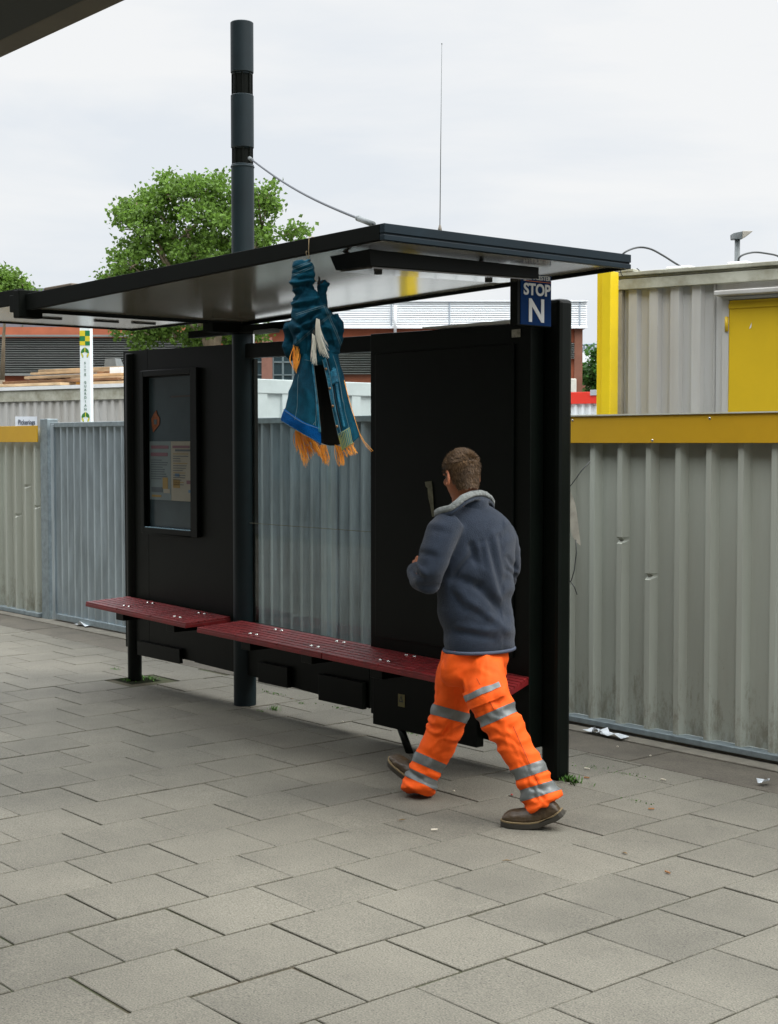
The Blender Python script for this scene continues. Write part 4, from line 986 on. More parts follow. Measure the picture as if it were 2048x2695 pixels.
# --- body (continuous): torso, neck, head, arms, hands, legs
b = MB()
def loft(s, rows, n=26, axes=None):
    rs = []
    for (px, py, d, ra, rb) in rows: rs.append(ell(at(px, py, d), SD, FD, ra, rb, n))
    s.rings(rs)
loft(b, [(1250,1760,6.75,.13,.10),(1250,1700,6.75,.15,.11),(1246,1600,6.75,.145,.10),(1252,1480,6.75,.17,.11),(1250,1400,6.75,.17,.10),(1235,1352,6.75,.10,.075),(1228,1325,6.73,.066,.066),(1222,1290,6.72,.062,.064),(1218,1262,6.72,.058,.06)])
hc = at(1214, 1251, 6.72)       # head centre
HF = (FD*0.95 - UPV*.20 - SD*.12).normalized(); HS = SD; HU = HS.cross(HF) * -1
HU = HF.cross(HS); HU = HU if HU.z > 0 else -HU
Mh = Matrix((HF, HS, HU)).transposed()
def hp(f, s_, u): return hc + HF*f + HS*s_ + HU*u
b.ball(hp(-.012, 0, .022), (.096, .076, .088), rot=Mh, n=24, m=16)
b.ball(hp(.028, 0, -.03), (.068, .060, .082), rot=Mh, n=20, m=14)
b.ball(hp(.058, 0, -.078), (.034, .034, .026), rot=Mh)          # chin
b.ball(hp(.088, 0, .022), (.014, .05, .012), rot=Mh)            # brow
b.tube([hp(.088,0,.012), hp(.104,0,-.012), hp(.112,0,-.030)], [.008,.012,.014], 10)
b.ball(hp(.090, 0, -.058), (.012, .024, .006), rot=Mh); b.ball(hp(.089, 0, -.069), (.011, .020, .006), rot=Mh)
for sg_ in (1, -1):
    b.ball(hp(.074, .036*sg_, -.018), (.022, .020, .020), rot=Mh)     # cheek
def arm(pts, rr):
    b.tube([at(*p) for p in pts], rr, 14)
Lw = at(1100, 1500, 6.86); Rw = at(1262, 1500, 7.2)
arm([(1178,1395,6.66),(1148,1460,6.57),(1126,1520,6.57),(1110,1516,6.64)], [.045,.04,.030,.030]); b.tube([at(1110,1516,6.64), Lw], [.030,.024], 14)
arm([(1328,1398,6.88),(1340,1460,6.93),(1340,1512,6.94),(1300,1512,7.06)], [.05,.045,.036,.034]); b.tube([at(1300,1512,7.06), Rw], [.034,.024], 14)
def hand(wr, dirv, up, side, curl=0.8):
    """palm ~9 cm, five fingers, lightly curled; dirv = forearm direction, up = back of the hand, side = towards the thumb"""
    dirv = dirv.normalized(); side = (side - dirv*side.dot(dirv)).normalized(); up = dirv.cross(side).normalized() * (1 if dirv.cross(side).dot(up) > 0 else -1)
    b.rings([ell(wr + dirv*t, side, up, ra, rb, 14) for t, ra, rb in ((-.02,.024,.018),(.0,.026,.017),(.03,.036,.015),(.065,.041,.014),(.088,.039,.011))])
    for i, (off, ln, r_) in enumerate(((.030,.070,.0085),(.010,.078,.009),(-.010,.072,.0085),(-.029,.058,.0075))):
        p = wr + dirv*.082 + side*off; P = [p - dirv*.02, p]; a = .35*curl; dcur = dirv
        for sgm in (.42, .33, .25):
            q = dirv*math.cos(a) - up*math.sin(a); P.append(P[-1] + q*ln*sgm); a += .75*curl
        b.tube(P, [r_*1.1, r_*1.08, r_, r_*.92, r_*.78], 10)
    p = wr + dirv*.018 + side*.026
    b.tube([p, p + dirv*.022 + side*.020 - up*.006, p + dirv*.048 + side*.026 - up*.014, p + dirv*.070 + side*.020 - up*.020], [.013,.0125,.0105,.008], 10)
hand(Lw, (at(1084, 1492, 6.92)-at(1100, 1500, 6.80)), SD, UPV, 1.0)
hand(Rw, (Rw-at(1300, 1512, 7.06)), -SD, UPV, 1.0)
nearleg = [(1262,1700,6.74),(1270,1770,6.66),(1290,1840,6.575),(1325,1912,6.54),(1366,1978,6.51),(1400,2040,6.485),(1424,2100,6.465)]
farleg = [(1226,1700,6.83),(1207,1780,6.89),(1190,1860,6.94),(1170,1925,6.98),(1140,1988,7.0),(1112,2042,7.0),(1097,2078,7.0)]
b.tube([at(*p) for p in nearleg], [.08,.075,.065,.055,.048,.038,.032], 16)
b.tube([at(*p) for p in farleg], [.08,.075,.065,.055,.048,.038,.032], 16)
me = remeshed(b, 'body', 0.0062, 3, fac=.5)
body = link_mesh(me, 'body', skin, man)
for sg_ in (1, -1):     # ears with rim
    s = MB(); c = hp(-.004, .079*sg_, -.012)
    P = []
    for q in range(11):
        t = -0.5 + q*.45; P.append(c + HU*.031*math.cos(t)*1.0 - HF*.017*math.sin(t)*1.0 + HS*sg_*(.006+.006*math.sin(t*.8)))
    s.tube(P, [.004]+[.0058]*9+[.004], 8)
    s.ball(c+HS*sg_*.001, (.013, .006, .026), rot=Mh, n=12, m=8)
    s.build('ear', mat('ear_skin', (.55,.20,.10), .55), body, smooth=True, world=True)
    s = MB(); s.ball(hp(.072, .030*sg_, .004), .0115, n=12, m=8); s.build('eye', mat('eye_dark', (.12,.09,.08), .4), body, smooth=True, world=True)
# --- hair: cap plus many short strands
def in_hair(f, s_, u):
    # true where hair grows, head coordinates
    if u < -.075: return False
    if f > .062 + .3*(u-.05) and u < .085: return False
    if f > .028 and u < .03 and abs(s_) > .03: return False
    if f > -.022 and u < -.012: return False
    if u < -.045 and f > -.04: return False
    return True
hm = MB(); hm.ball(hp(-.012, 0, .023), (.1025, .0815, .095), rot=Mh, n=40, m=28); hm.rings([ell(hp(-.035,0,-.085), HS, HF, .052, .052, 24), ell(hp(-.03,0,-.02), HS, HF, .074, .07, 24)])
hme = remeshed(hm, 'hair', 0.006, 3, disp=lambda v, n_: .002*nz(v, (55,55,20)) + .0012*nz(v, (120,120,60)))
bm = bmesh.new(); bm.from_mesh(hme)
def hc_(v): d = v - hc; return d.dot(HF), d.dot(HS), d.dot(HU)
bmesh.ops.delete(bm, geom=[f for f in bm.faces if not in_hair(*hc_(f.calc_center_median()))], context='FACES')
bm.to_mesh(hme); bm.free()
hverts = [(p.center.copy(), p.normal.copy()) for p in hme.polygons]
hair = link_mesh(hme, 'hair', hairm, man)
rnd = random.Random(11); s = MB()
for _ in range(9000):
    c, n_ = rnd.choice(hverts)
    f, si, u = hc_(c); 
    flow = (-UPV*(.9 if u < .05 else .1) + HF*(.7 if u > .05 else -.12) + SD*.25*(1 if u > .05 else 0)); flow = (flow - n_*flow.dot(n_)); 
    ln = .015 if u > .03 else .008
    d1 = (n_*.55 + flow*.8 + Vector((rnd.uniform(-.25,.25), rnd.uniform(-.25,.25), rnd.uniform(-.2,.2)))).normalized()
    c2_ = c + Vector((rnd.uniform(-.003,.003), rnd.uniform(-.003,.003), rnd.uniform(-.003,.003)))
    w_ = d1.cross(n_); w_ = (w_ if w_.length > 1e-4 else SD).normalized()*.0016
    s.add([c2_-w_, c2_+w_, c2_+d1*ln*rnd.uniform(.6, 1.2)+flow*ln*.3], [(0,1,2)])
s.build('hair_strands', hairm, hair, world=True)
# --- fleece jacket
j = MB()
loft(j, [(1262,1712,6.75,.178,.130),(1262,1700,6.75,.184,.138),(1259,1650,6.75,.192,.150),(1252,1600,6.75,.190,.148),(1250,1540,6.75,.200,.148),(1254,1480,6.75,.212,.145),(1256,1425,6.75,.212,.138),(1250,1392,6.75,.210,.128),(1246,1368,6.75,.190,.115),(1243,1350,6.75,.155,.10),(1240,1336,6.75,.110,.088),(1238,1328,6.75,.085,.08)], n=40)
j.tube([at(1190,1372,6.62), at(1165,1402,6.58), at(1146,1455,6.55), at(1133,1505,6.54), at(1126,1532,6.56), at(1108,1525,6.66), at(1094,1508,6.76), at(1092,1500,6.83)], [.068,.078,.074,.068,.062,.056,.044,.038], 20)
j.tube([at(1296,1395,6.83), at(1322,1410,6.87), at(1338,1452,6.92), at(1341,1495,6.94), at(1334,1520,6.98), at(1300,1520,7.06), at(1268,1503,7.17)], [.066,.070,.064,.058,.052,.046,.038], 20)
armL = at(1128, 1520, 6.56)
FOLDS = [(1243,1438,1256,1478,12,-.026),(1238,1470,1190,1525,9,-.020),(1205,1522,1262,1545,13,-.018),(1262,1545,1338,1622,13,-.020),(1268,1428,1276,1492,8,-.012),
  (1290,1425,1318,1560,9,-.010),(1316,1415,1334,1520,9,-.008),(1205,1668,1300,1684,9,-.010),(1196,1568,1222,1606,9,-.010),(1210,1560,1290,1625,12,.010),(1290,1625,1335,1660,12,.010),
  (1276,1440,1326,1610,13,.010),(1298,1405,1330,1510,12,.007),(1256,1440,1300,1560,12,.008),(1205,1650,1310,1662,9,.009),(1230,1600,1300,1640,9,-.006),
  (1108,1455,1140,1462,9,-.012),(1084,1500,1108,1522,6,-.014),(1096,1485,1122,1512,6,.010),(1100,1545,1160,1545,9,-.008),(1340,1470,1362,1500,7,-.012),(1338,1500,1362,1520,6,-.010),(1140,1395,1180,1400,10,-.006)]
def jd(v, n_):
    px = (v-CAM).dot(RT)/(v-CAM).dot(FW)*F + CX; py = 1167 - (v.z-H)/((v-CAM).dot(FW))*F
    d = .0035*nz(v, (7,7,7), 3)
    torso = 1.0 if 1180 < px < 1345 and py > 1400 else 0.0
    for (x0, y0, x1, y1, w_, a_) in FOLDS:
        ex_, ey_ = x1-x0, y1-y0; L2 = ex_*ex_+ey_*ey_; tt = max(0, min(1, ((px-x0)*ex_+(py-y0)*ey_)/L2))
        dx_, dy_ = px-(x0+ex_*tt), py-(y0+ey_*tt); dd = dx_*dx_+dy_*dy_
        if dd < 9*w_*w_ and n_.dot(FW) < .15: d += a_*math.exp(-dd/(w_*w_))*(1-.5*abs(tt-.45))
    if py > 1400 and px > 1190: d += .004*noise.noise(Vector((px*.03, py*.008, 1.0)))
    q2 = Vector(((px-1255)*.006+(py-1600)*.010, (px-1255)*-.004+(py-1600)*.016, 7.1))
    if py > 1560 and px > 1150: d += .010*max(0, min(1, (py-1560)/50))*max(0, min(1, (1695-py)/40))*noise.noise(q2)*2
    r = (v-armL).length
    if px < 1182: d += .0105*max(0, 1-r/.2)*noise.noise(Vector((px*.020+py*.030, px*.02, 1.3)))*1.8
    if px > 1325: d += .007*noise.noise(Vector((px*.02, py*.032, 4.2)))*1.6
    return d
me = remeshed(j, 'fleece_jacket', 0.0085, 10, disp=jd, fac=.6)
jk = me.copy()
fj = link_mesh(me, 'fleece_jacket', fleece, man)
# hem binding, seams
hemc = [at(1262, 1709, 6.75)]
s = MB(); ring_ = ell(at(1262, 1708, 6.75), SD, FD, .183, .137, 48); s.tube(ring_+[ring_[0]], .0085, 10, cap=False); s.build('hem_binding', mat('binding', (.055,.07,.105), .85, bump=.3, bscale=200), fj, smooth=True, world=True)
# collar
s = MB(); cpts = [(1149,1350,6.63),(1163,1343,6.59),(1185,1337,6.56),(1203,1324,6.56),(1222,1309,6.58),(1246,1299,6.64),(1268,1298,6.72),(1286,1306,6.79),(1295,1322,6.84),(1285,1338,6.90),(1250,1350,6.94),(1200,1356,6.88),(1160,1356,6.74)]
P = [at(*q) for q in cpts]; Q = []
for i in range(len(P)):
    a, b_, c, e = P[i-1], P[i], P[(i+1) % len(P)], P[(i+2) % len(P)]
    for k in range(5): t = k/5; Q.append(0.5*((2*b_)+(c-a)*t+(2*a-5*b_+4*c-e)*t*t+(3*b_-a-3*c+e)*t**3))
cb = MB(); cb.tube(Q+[Q[0]], [(.013, .017)]*(len(Q)+1), 12, cap=False)
cme = remeshed(cb, 'collar', .004, 2, disp=lambda v, n_: .0022*nz(v, (70,70,70)))
link_mesh(cme, 'collar_lining', lining, fj)
cb = MB(); cb.rings([ell(at(1240,1352,6.75), SD, FD, .105, .095, 36), ell(at(1238,1335,6.75), SD, FD, .093, .088, 36), ell(at(1237,1316,6.745), SD, FD, .082, .082, 36)]); 
cb.tube([q - UPV*.022 for q in Q]+[Q[0]-UPV*.022], [(.010, .017)]*(len(Q)+1), 12, cap=False)
cme = remeshed(cb, 'collar_stand', .006, 4); link_mesh(cme, 'collar_stand', fleece, fj)
# --- trousers
tr = MB()
loft(tr, [(1250,1705,6.75,.165,.125),(1248,1740,6.75,.172,.135),(1245,1775,6.76,.165,.13),(1240,1800,6.77,.12,.10)], n=36)
def legtube(path, rad):
    P = [at(*p) for p in path]; tr.tube(P, rad, 28)
legtube([(1264,1735,6.72)]+nearleg[1:], [.098,.102,.096,.083,.074,.073,.080])
legtube([(1222,1735,6.82)]+farleg[1:], [.098,.102,.090,.085,.078,.078,.080])
legtube([(1424,2098,6.465),(1436,2120,6.455)], [.086,.094])
legtube([(1102,2068,6.99),(1100,2083,6.98)], [.080,.084])
NP = [at(*p) for p in nearleg]; FP = [at(*p) for p in farleg]
def axis_info(v, P):
    best = (9, 0, 0)
    for i in range(len(P)-1):
        a, c = P[i], P[i+1]; t = max(0, min(1, (v-a).dot(c-a)/(c-a).length_squared)); q = a.lerp(c, t); dd = (v-q).length
        if dd < best[0]: best = (dd, i+t, q)
    return best
def td(v, n_):
    a, c = axis_info(v, NP), axis_info(v, FP); L_, near = (a, 1) if a[0] < c[0] else (c, 0); t = L_[1]
    rad = (v - L_[2]); ang = math.atan2(rad.dot(UPV), rad.dot(RT))
    d = .0025*nz(v, (16,16,16), 5)
    knee = max(0, 1-abs(t-2.9)/1.1); cuff = max(0, min(1, (t-4.0)/1.2)); hip = max(0, 1-abs(t-.7)/1.0)
    q = Vector((t*2.6 + ang*.55, ang*.7, 3.3+near*5)); r1 = 1-abs(noise.noise(q))*3.0
    d += (.013*knee+.006*cuff+.005)*r1*.7
    q = Vector((t*1.2 - ang*1.3, ang*.6, 9.3+near*3)); d += (.009*hip+.004)*(1-abs(noise.noise(q))*3.0)*.8
    q = Vector((t*5.5+ang*.3, ang*1.5, 1.7+near)); d += (.006*cuff+.004*knee)*noise.noise(q)*1.5
    return d
me = remeshed(tr, 'work_trousers', 0.0075, 6, disp=td, fac=.55)
# smooth displacement
bm = bmesh.new(); bm.from_mesh(me)
for _ in range(2): bmesh.ops.smooth_vert(bm, verts=bm.verts, factor=.5, use_axis_x=True, use_axis_y=True, use_axis_z=True)
bm.to_mesh(me); bm.free()
tm = me.copy()
wt = link_mesh(me, 'work_trousers', orange, man)
def band(c, e1, e2, half, rad, off=.0022, front=False, name='reflective_band', m_=None, P=None, extra=None):
    """c centre pixel, e1-e2 the band's direction in the picture, half its half width in metres"""
    cc = at(*c); dv = (at(e2[0], e2[1], c[2]) - at(e1[0], e1[1], c[2])).normalized()
    view = (cc-CAM).normalized(); nrm = dv.cross(view).normalized()
    pl = [(cc+nrm*half, nrm), (cc-nrm*half, -nrm)] + (extra(dv) if extra else [])
    kp = lambda p, n_: (p-cc).length < rad and (not front or n_.dot(view) < -.05) and (P is None or axis_info(p, P)[0] < axis_info(p, FP if P is NP else NP)[0])
    m2 = cut_region(tm, pl, kp, off)
    return link_mesh(m2, name, m_ or reflc, wt)
band((1302,1884,6.55), (1258,1906), (1349,1866), .024, .17, P=NP)
band((1393,2027,6.49), (1351,2040), (1441,2010), .025, .16, P=NP)
band((1413,2082,6.47), (1368,2098), (1462,2070), .025, .16, P=NP)
band((1190,1880,6.95), (1140,1866), (1236,1892), .025, .2, P=FP)
band((1132,2008,7.0), (1086,1988), (1168,2024), .024, .16, P=FP)
band((1112,2050,7.0), (1082,2036), (1146,2066), .022, .15, P=FP)
# cargo pocket flap and its stripe on the near thigh
view = (at(1272,1822,6.6)-CAM).normalized()
def ex(w0, w1): 
    return lambda dv: [(at(w1, 1822, 6.6), dv), (at(w0, 1822, 6.6), -dv)]
band((1272,1828,6.6), (1222,1848), (1318,1806), .040, .3, off=.012, front=True, name='pocket_flap', m_=orange, P=NP, extra=ex(1222, 1326))
orl = mat('orange_seam', (.42,.045,.004), .8)
band((1277,1849,6.58), (1228,1870), (1324,1828), .0022, .3, off=.004, front=True, name='seam_line', m_=orl, P=NP, extra=ex(1226, 1326))
band((1285,1840,6.58), (1262,1790), (1345,1940), .0014, .12, off=.0015, front=True, name='seam_line', m_=orl, P=NP)
band((1385,1990,6.50), (1345,1900), (1415,2060), .0014, .16, off=.0015, front=True, name='seam_line', m_=orl, P=NP)
band((1270,1822,6.6), (1222,1842), (1316,1802), .0125, .3, off=.0155, front=True, P=NP, extra=ex(1224, 1320), name='pocket_stripe')
# --- boots
def boot(heel, fwd, pitch, bend, name_):
    """heel: ground-side heel point; fwd horizontal unit vector; pitch>0 raises the toe; bend raises the heel instead"""
    fwd = fwd.normalized(); side = Vector((-fwd.y, fwd.x, 0))
    Ln = .305
    def tf(x, y, z):
        # bend: rear part of the sole curls up from the ball of the foot
        if bend:
            xb = .19
            if x < xb:
                a = bend*(xb-x)/xb; r = (xb-x); dx, dz = -r*math.cos(a*.62), r*math.sin(a*.62)
                x2, z2 = xb+dx, dz; x2 += -math.sin(a)*-z; z2 += math.cos(a)*z; x, z = x2, z2
        else:
            c_, s_ = math.cos(pitch), math.sin(pitch); x, z = x*c_-z*s_, x*s_+z*c_
        return heel + fwd*x + side*y + UPV*z
    # outline half width along the foot
    def hw(x): 
        t = x/Ln
        pts_ = [(0,.026),(.05,.034),(.2,.037),(.4,.036),(.6,.045),(.75,.051),(.88,.045),(.96,.030),(1,.012)]
        for (a, va), (c, vc) in zip(pts_, pts_[1:]):
            if t <= c: return va+(vc-va)*(t-a)/(c-a)
        return .01
    s = MB(); xs_ = [0,.004,.015,.04,.08,.12,.16,.2,.235,.265,.285,.298,.305]
    def sole(zb_, zt_, grow): 
        rs = []
        for x in xs_:
            w_ = hw(x)+grow; hb = zb_ if x < .08 or x > .11 else zb_+.006
            rs.append([tf(x,-w_,hb), tf(x,w_,hb), tf(x,w_+.001,zt_), tf(x,-w_-.001,zt_)])
        m_ = MB(); m_.rings(rs); return m_
    bt = sole(0, .024, .004).build('boot_sole', boot_s, man, bevel=.003, world=True)
    sole(.0245, .031, .0055).build('welt', welt, bt, bevel=.002, world=True)
    # upper: rings across x then shaft
    rs = []
    prof = [(.006,.060),(.02,.10),(.05,.125),(.085,.13),(.115,.112),(.15,.098),(.185,.090),(.22,.084),(.25,.078),(.275,.068),(.292,.052),(.300,.036)]
    u = MB()
    for x, h in prof:
        if pitch: h = .03+(h-.03)*.72
        w_ = hw(x)*.98; r = []
        for k in range(18):
            t = PI*k/17; yy = w_*math.cos(t); zz = .03 + (h-.03)*(math.sin(t)**.75)
            r.append(tf(x, yy*(1 if zz < .06 else max(.55, 1-(zz-.06)*4.5)), zz))
        r += [tf(x, -w_*.6, .028), tf(x, w_*.6, .028)]
        rs.append(r)
    u.rings(rs)
    if not pitch: u.rings([[tf(.052+.050*math.cos(t)*q, .040*math.sin(t)*q, z) for t in [2*PI*k/20 for k in range(20)]] for z, q in ((.05,.9),(.08,.8),(.095,.7))])
    um = remeshed(u, 'boot_upper', .005, 5, disp=lambda v, n_: .0016*nz(v, (40,40,40))+.0022*(ridge(v, (22,22,60), 2)*.5))
    link_mesh(um, 'boot_upper', boot_l, bt)
fwdn = (-RT*.955 + FW*.30)
toe_w = onZ(1322, 2172, 0); heeln = Vector((toe_w.x, toe_w.y, 0)) - fwdn.normalized()*.300
boot(heeln, fwdn, 0, .62, 'near')
heelf = at(1124, 2094, 6.95); heelf.z = max(heelf.z, .008)
boot(heelf, (FD*.9 + SD*.05).normalized(), .42, 0, 'far')

# ------------------------------------------------------------------ denim jacket on a string
denim = mat('denim', (0.003, 0.062, 0.100), 0.75, col2=(0.001, 0.020, 0.036), vscale=9, bump=0.5, bscale=300, spec=.08)
denimb = mat('denim_worn_highlight', (0.015, 0.17, 0.27), 0.5, col2=(0.003, 0.045, 0.08), vscale=34, bump=0.5, bscale=200, spec=.25)  # worn denim with its shiny bluish highlights put into the colour
hemblue = mat('hem_blue', (0.001, 0.055, 0.19), 0.8, var=.35, spec=.05, vscale=20, bump=.4, bscale=160)
hemgreen = mat('hem_patch', (0.035, 0.14, 0.15), 0.7, var=.3, vscale=30, bump=.4, bscale=160)
stitch = mat('stitch', (0.10, 0.16, 0.17), 0.8); stitchy = mat('stitch_yellow', (0.36, 0.32, 0.03), 0.8)
inner = mat('inner_black', (0.004, 0.006, 0.005), 0.9)
ofr = mat('orange_thread', (1.0, 0.42, 0.05), 0.6, island=.3); wfr = mat('white_thread', (0.68, 0.66, 0.56), 0.7, island=.15)
twine = mat('twine', (0.34, 0.25, 0.13), 0.8)
DJ = 6.36
hang = at(812, 625, 6.40)
dj = empty('denim_jacket', at(835, 950, DJ), 'blue denim jacket with orange fringe hanging by string from the roof edge', 'jacket')
def J(x, y, dd=0): return at(x, y, DJ+dd)
K_ = DJ/F
# bunched upper part
u = MB()
def prow(rows, s=u, n=24):
    s.rings([ell(J(x, y, dd), RT, FW, hw_*K_, hw_*K_*dp_, n) for x, y, dd, hw_, dp_ in rows])
prow([(840,965,0,48,.75),(840,945,0,50,.8),(834,915,0,57,.8),(827,880,0,62,.8),(826,850,0,62,.78),(822,825,0,52,.8),(812,800,0,40,.85),(802,775,-.01,31,.9),(797,750,-.015,26,.95),(796,730,-.015,24,1)])
prow([(795,745,-.015,22,1),(799,720,-.015,25,1),(797,700,-.015,24,1),(795,690,-.012,21,1)])
u.tube([J(842,810,.02), J(848,790,.02), J(852,770,.03), J(853,752,.03), J(850,740,.03)], [.028,.024,.022,.020,.012], 14)
u.tube([J(775,860,.04), J(766,895,.06), J(766,925,.06), J(773,944,.06)], [.04,.034,.026,.014], 14)
u.tube([J(872,830,.0), J(884,860,.0), J(880,900,.0), J(872,940,.01)], [.03,.032,.03,.022], 14)
u.tube([J(790,838,-.05), J(830,815,-.055), J(862,822,-.04)], [.018,.022,.018], 12)
u.tube([J(782,905,-.045), J(810,868,-.065), J(845,842,-.06), J(872,868,-.045), J(884,915,-.03)], [.016,.020,.020,.018,.014], 12)
u.tube([J(775,795,-.02), J(790,782,-.035), J(815,784,-.03)], [.012,.016,.012], 10)
DFOLD = [(779,791,800,768,6,-.014),(772,759,812,752,5,-.012),(812,752,832,764,5,-.012),(789,739,816,734,4,-.010),(784,812,842,802,5,-.012),(792,852,838,822,6,-.014),(766,842,812,872,6,-.010),
  (842,792,884,842,6,-.014),(780,878,818,864,6,-.012),(850,858,866,906,5,-.014),(820,842,822,925,6,-.016),(884,824,892,885,4,-.010),(800,880,806,930,5,-.010),(832,800,850,812,5,-.010),(785,715,815,708,3,-.006),(782,724,816,718,3,-.006),
  (778,802,838,790,6,.010),(800,838,842,812,6,.010),(852,806,890,860,6,.010),(790,862,835,842,6,.010),(870,862,880,905,5,.009),(776,748,822,744,5,.009),(788,890,796,930,5,.009)]
def ud(v, n_):
    px = (v-CAM).dot(RT)/(v-CAM).dot(FW)*F + CX; py = 1167 - (v.z-H)/((v-CAM).dot(FW))*F
    w_ = .8; dc = 0
    for (x0, y0, x1, y1, ww, a_) in DFOLD:
        ex_, ey_ = x1-x0, y1-y0; L2 = ex_*ex_+ey_*ey_; tt = max(0, min(1, ((px-x0)*ex_+(py-y0)*ey_)/L2))
        dx_, dy_ = px-(x0+ex_*tt), py-(y0+ey_*tt); dd = dx_*dx_+dy_*dy_
        if dd < 9*ww*ww and n_.dot(FW) < .2: dc += a_*math.exp(-dd/(ww*ww))
    q = Vector((px*.012+py*.022, px*-.016+py*.012, 2.0)); d = .0115*(1-abs(noise.noise(q))*3.1)*w_
    q = Vector((px*.05, py*.036+px*.02, 6.0)); d += .0042*noise.noise(q)*1.7 + dc
    if py < 790: d += .006*noise.noise(Vector((px*.03, py*.085+px*.03, 3.0)))*1.6
    return d
me = remeshed(u, 'bunched_top', 0.0042, 5, disp=ud, fac=.5); um = me.copy()
bt_ = link_mesh(me, 'bunched_sleeves', denim, dj)
um_cut = cut_region
for (c, e1, e2, lim) in (((790,716,-.05),(774,722),(812,706),.07), ((822,815,-.05),(788,838),(862,815),.075), ((835,858,-.06),(785,900),(862,835),.12), ((878,860,-.04),(855,828),(886,900),.10), ((790,700,-.05),(774,706),(812,692),.07)):
    cc = J(*c); dv = (J(*e2)-J(*e1)).normalized(); view = (cc-CAM).normalized(); nr = dv.cross(view).normalized()
    for off in (-.0035, .0035):
        m2 = cut_region(um, [(cc+nr*(off+.0006), nr), (cc+nr*(off-.0006), -nr)], lambda p, n_: (p-cc).length < lim and n_.dot(view) < -.1, .0012)
        if len(m2.polygons): link_mesh(m2, 'seam_stitching', stitch, bt_)
# cuff opening (sleeve end at the top)
s = MB(); s.rings([ell(J(798,690,-.012), (RT*.9+UPV*.42).normalized(), FW, .036, .034, 20), ell(J(796,697,-.012), (RT*.9+UPV*.42).normalized(), FW, .040, .038, 20)]); s.build('cuff', denimb, bt_, bevel=.003, world=True)
s = MB(); s.tube([J(853,742,.03), J(853,738,.02), J(846,745,.0)], .004, 6); s.tube([J(838,748,-.0), J(841,735,-.0), J(839,727,0)], [.007,.005,.003], 8); s.build('label_loop', inner, bt_, world=True)
# lower open shell
curves = {   # px, py, depth for 6 levels top to hem; y measured along each edge
 'oL': [(820,935,-.05),(824,975,-.07),(829,1020,-.08),(835,1066,-.085),(841,1120,-.085),(845,1172,-.085)],
 'mL': [(803,932,-.06),(803,970,-.085),(803,1015,-.10),(803,1058,-.11),(801,1105,-.115),(798,1142,-.115)],
 'L':  [(790,925,.0),(783,960,.0),(773,1000,.0),(762,1036,.0),(752,1072,.0),(741,1108,.0)],
 'bL': [(800,925,.06),(795,955,.08),(790,995,.10),(784,1040,.11),(780,1085,.12),(776,1130,.12)],
 'bM': [(845,925,.08),(848,960,.10),(850,1005,.12),(852,1055,.13),(858,1115,.135),(864,1172,.135)],
 'bR': [(880,925,.06),(885,960,.08),(893,1005,.10),(900,1055,.11),(910,1110,.115),(918,1160,.115)],
 'R':  [(890,925,.0),(897,965,.0),(907,1010,.0),(917,1055,.0),(930,1100,.0),(944,1148,.0)],
 'mR': [(872,928,-.06),(884,970,-.075),(893,1020,-.085),(901,1070,-.09),(912,1120,-.09),(924,1168,-.09)],
 'oR': [(846,935,-.055),(858,985,-.075),(868,1035,-.085),(876,1080,-.09),(888,1135,-.09),(901,1187,-.09)]}
order = ['oL','mL','L','bL','bM','bR','R','mR','oR']
def cat(P, t):
    n = len(P)-1; t = max(0, min(n-1e-6, t*n)); i = int(t); f = t-i
    a, b_, c, e = P[max(i-1, 0)], P[i], P[i+1], P[min(i+2, n)]
    return 0.5*((2*b_)+(c-a)*f+(2*a-5*b_+4*c-e)*f*f+(3*b_-a-3*c+e)*f**3)
CV = {k: [J(*q) for q in v] for k, v in curves.items()}
def shell(u_, t): return cat([cat(CV[k], t) for k in order], u_)
def shp(u_, t, off=0.0):
    p = shell(u_, t); e = .004
    du = shell(min(1, u_+e), t) - shell(max(0, u_-e), t); dt = shell(u_, min(1, t+e)) - shell(u_, max(0, t-e))
    n_ = du.cross(dt).normalized(); ctr = (J(840, 1000, .02)); 
    if n_.dot(p - Vector((ctr.x, ctr.y, p.z))) < 0: n_ = -n_
    d = .006*(1-abs(noise.noise(Vector((u_*9, t*2.2, 1.0))))*3)*(.3+.7*math.sin(PI*min(1, max(0, t)))) + .0022*noise.noise(Vector((u_*26, t*9, 5)))
    return p + n_*(d+off)
def patch(u0, u1, t0, t1, nu, nt_, name, m_, parent, off=0.0, thick=.003, m_in=None):
    vs = []; ds = []
    g = [[shp(u0+(u1-u0)*i/nu, t0+(t1-t0)*k/nt_, off) for i in range(nu+1)] for k in range(nt_+1)]
    g2 = [[shp(u0+(u1-u0)*i/nu, t0+(t1-t0)*k/nt_, off-thick) for i in range(nu+1)] for k in range(nt_+1)]
    s = MB(); fs = []; W = nu+1; n0 = W*(nt_+1)
    for k in range(nt_):
        for i in range(nu): fs.append((k*W+i, k*W+i+1, (k+1)*W+i+1, (k+1)*W+i))
    f2 = [tuple(x+n0 for x in f[::-1]) for f in fs]
    rim = []
    for i in range(nu): rim += [(i, i+1, n0+i+1, n0+i), (nt_*W+i, n0+nt_*W+i, n0+nt_*W+i+1, nt_*W+i+1)]
    for k in range(nt_): rim += [(k*W, n0+k*W, n0+(k+1)*W, (k+1)*W), (k*W+nu, (k+1)*W+nu, n0+(k+1)*W+nu, n0+k*W+nu)]
    V = [p for r in g for p in r]+[p for r in g2 for p in r]
    s.v = V; s.f = fs+f2+rim; s.m = [0]*len(fs)+[1]*len(f2)+[0]*len(rim)
    return s.build(name, [m_, m_in or inner], parent, smooth=True, world=True)
lo = patch(0, 1, 0, .84, 90, 46, 'body_panel', denim, dj, thick=.004)
patch(0, .47, .825, 1.0, 50, 10, 'hem_band', hemblue, dj, off=.003)['label'] = 'bright blue hem band'
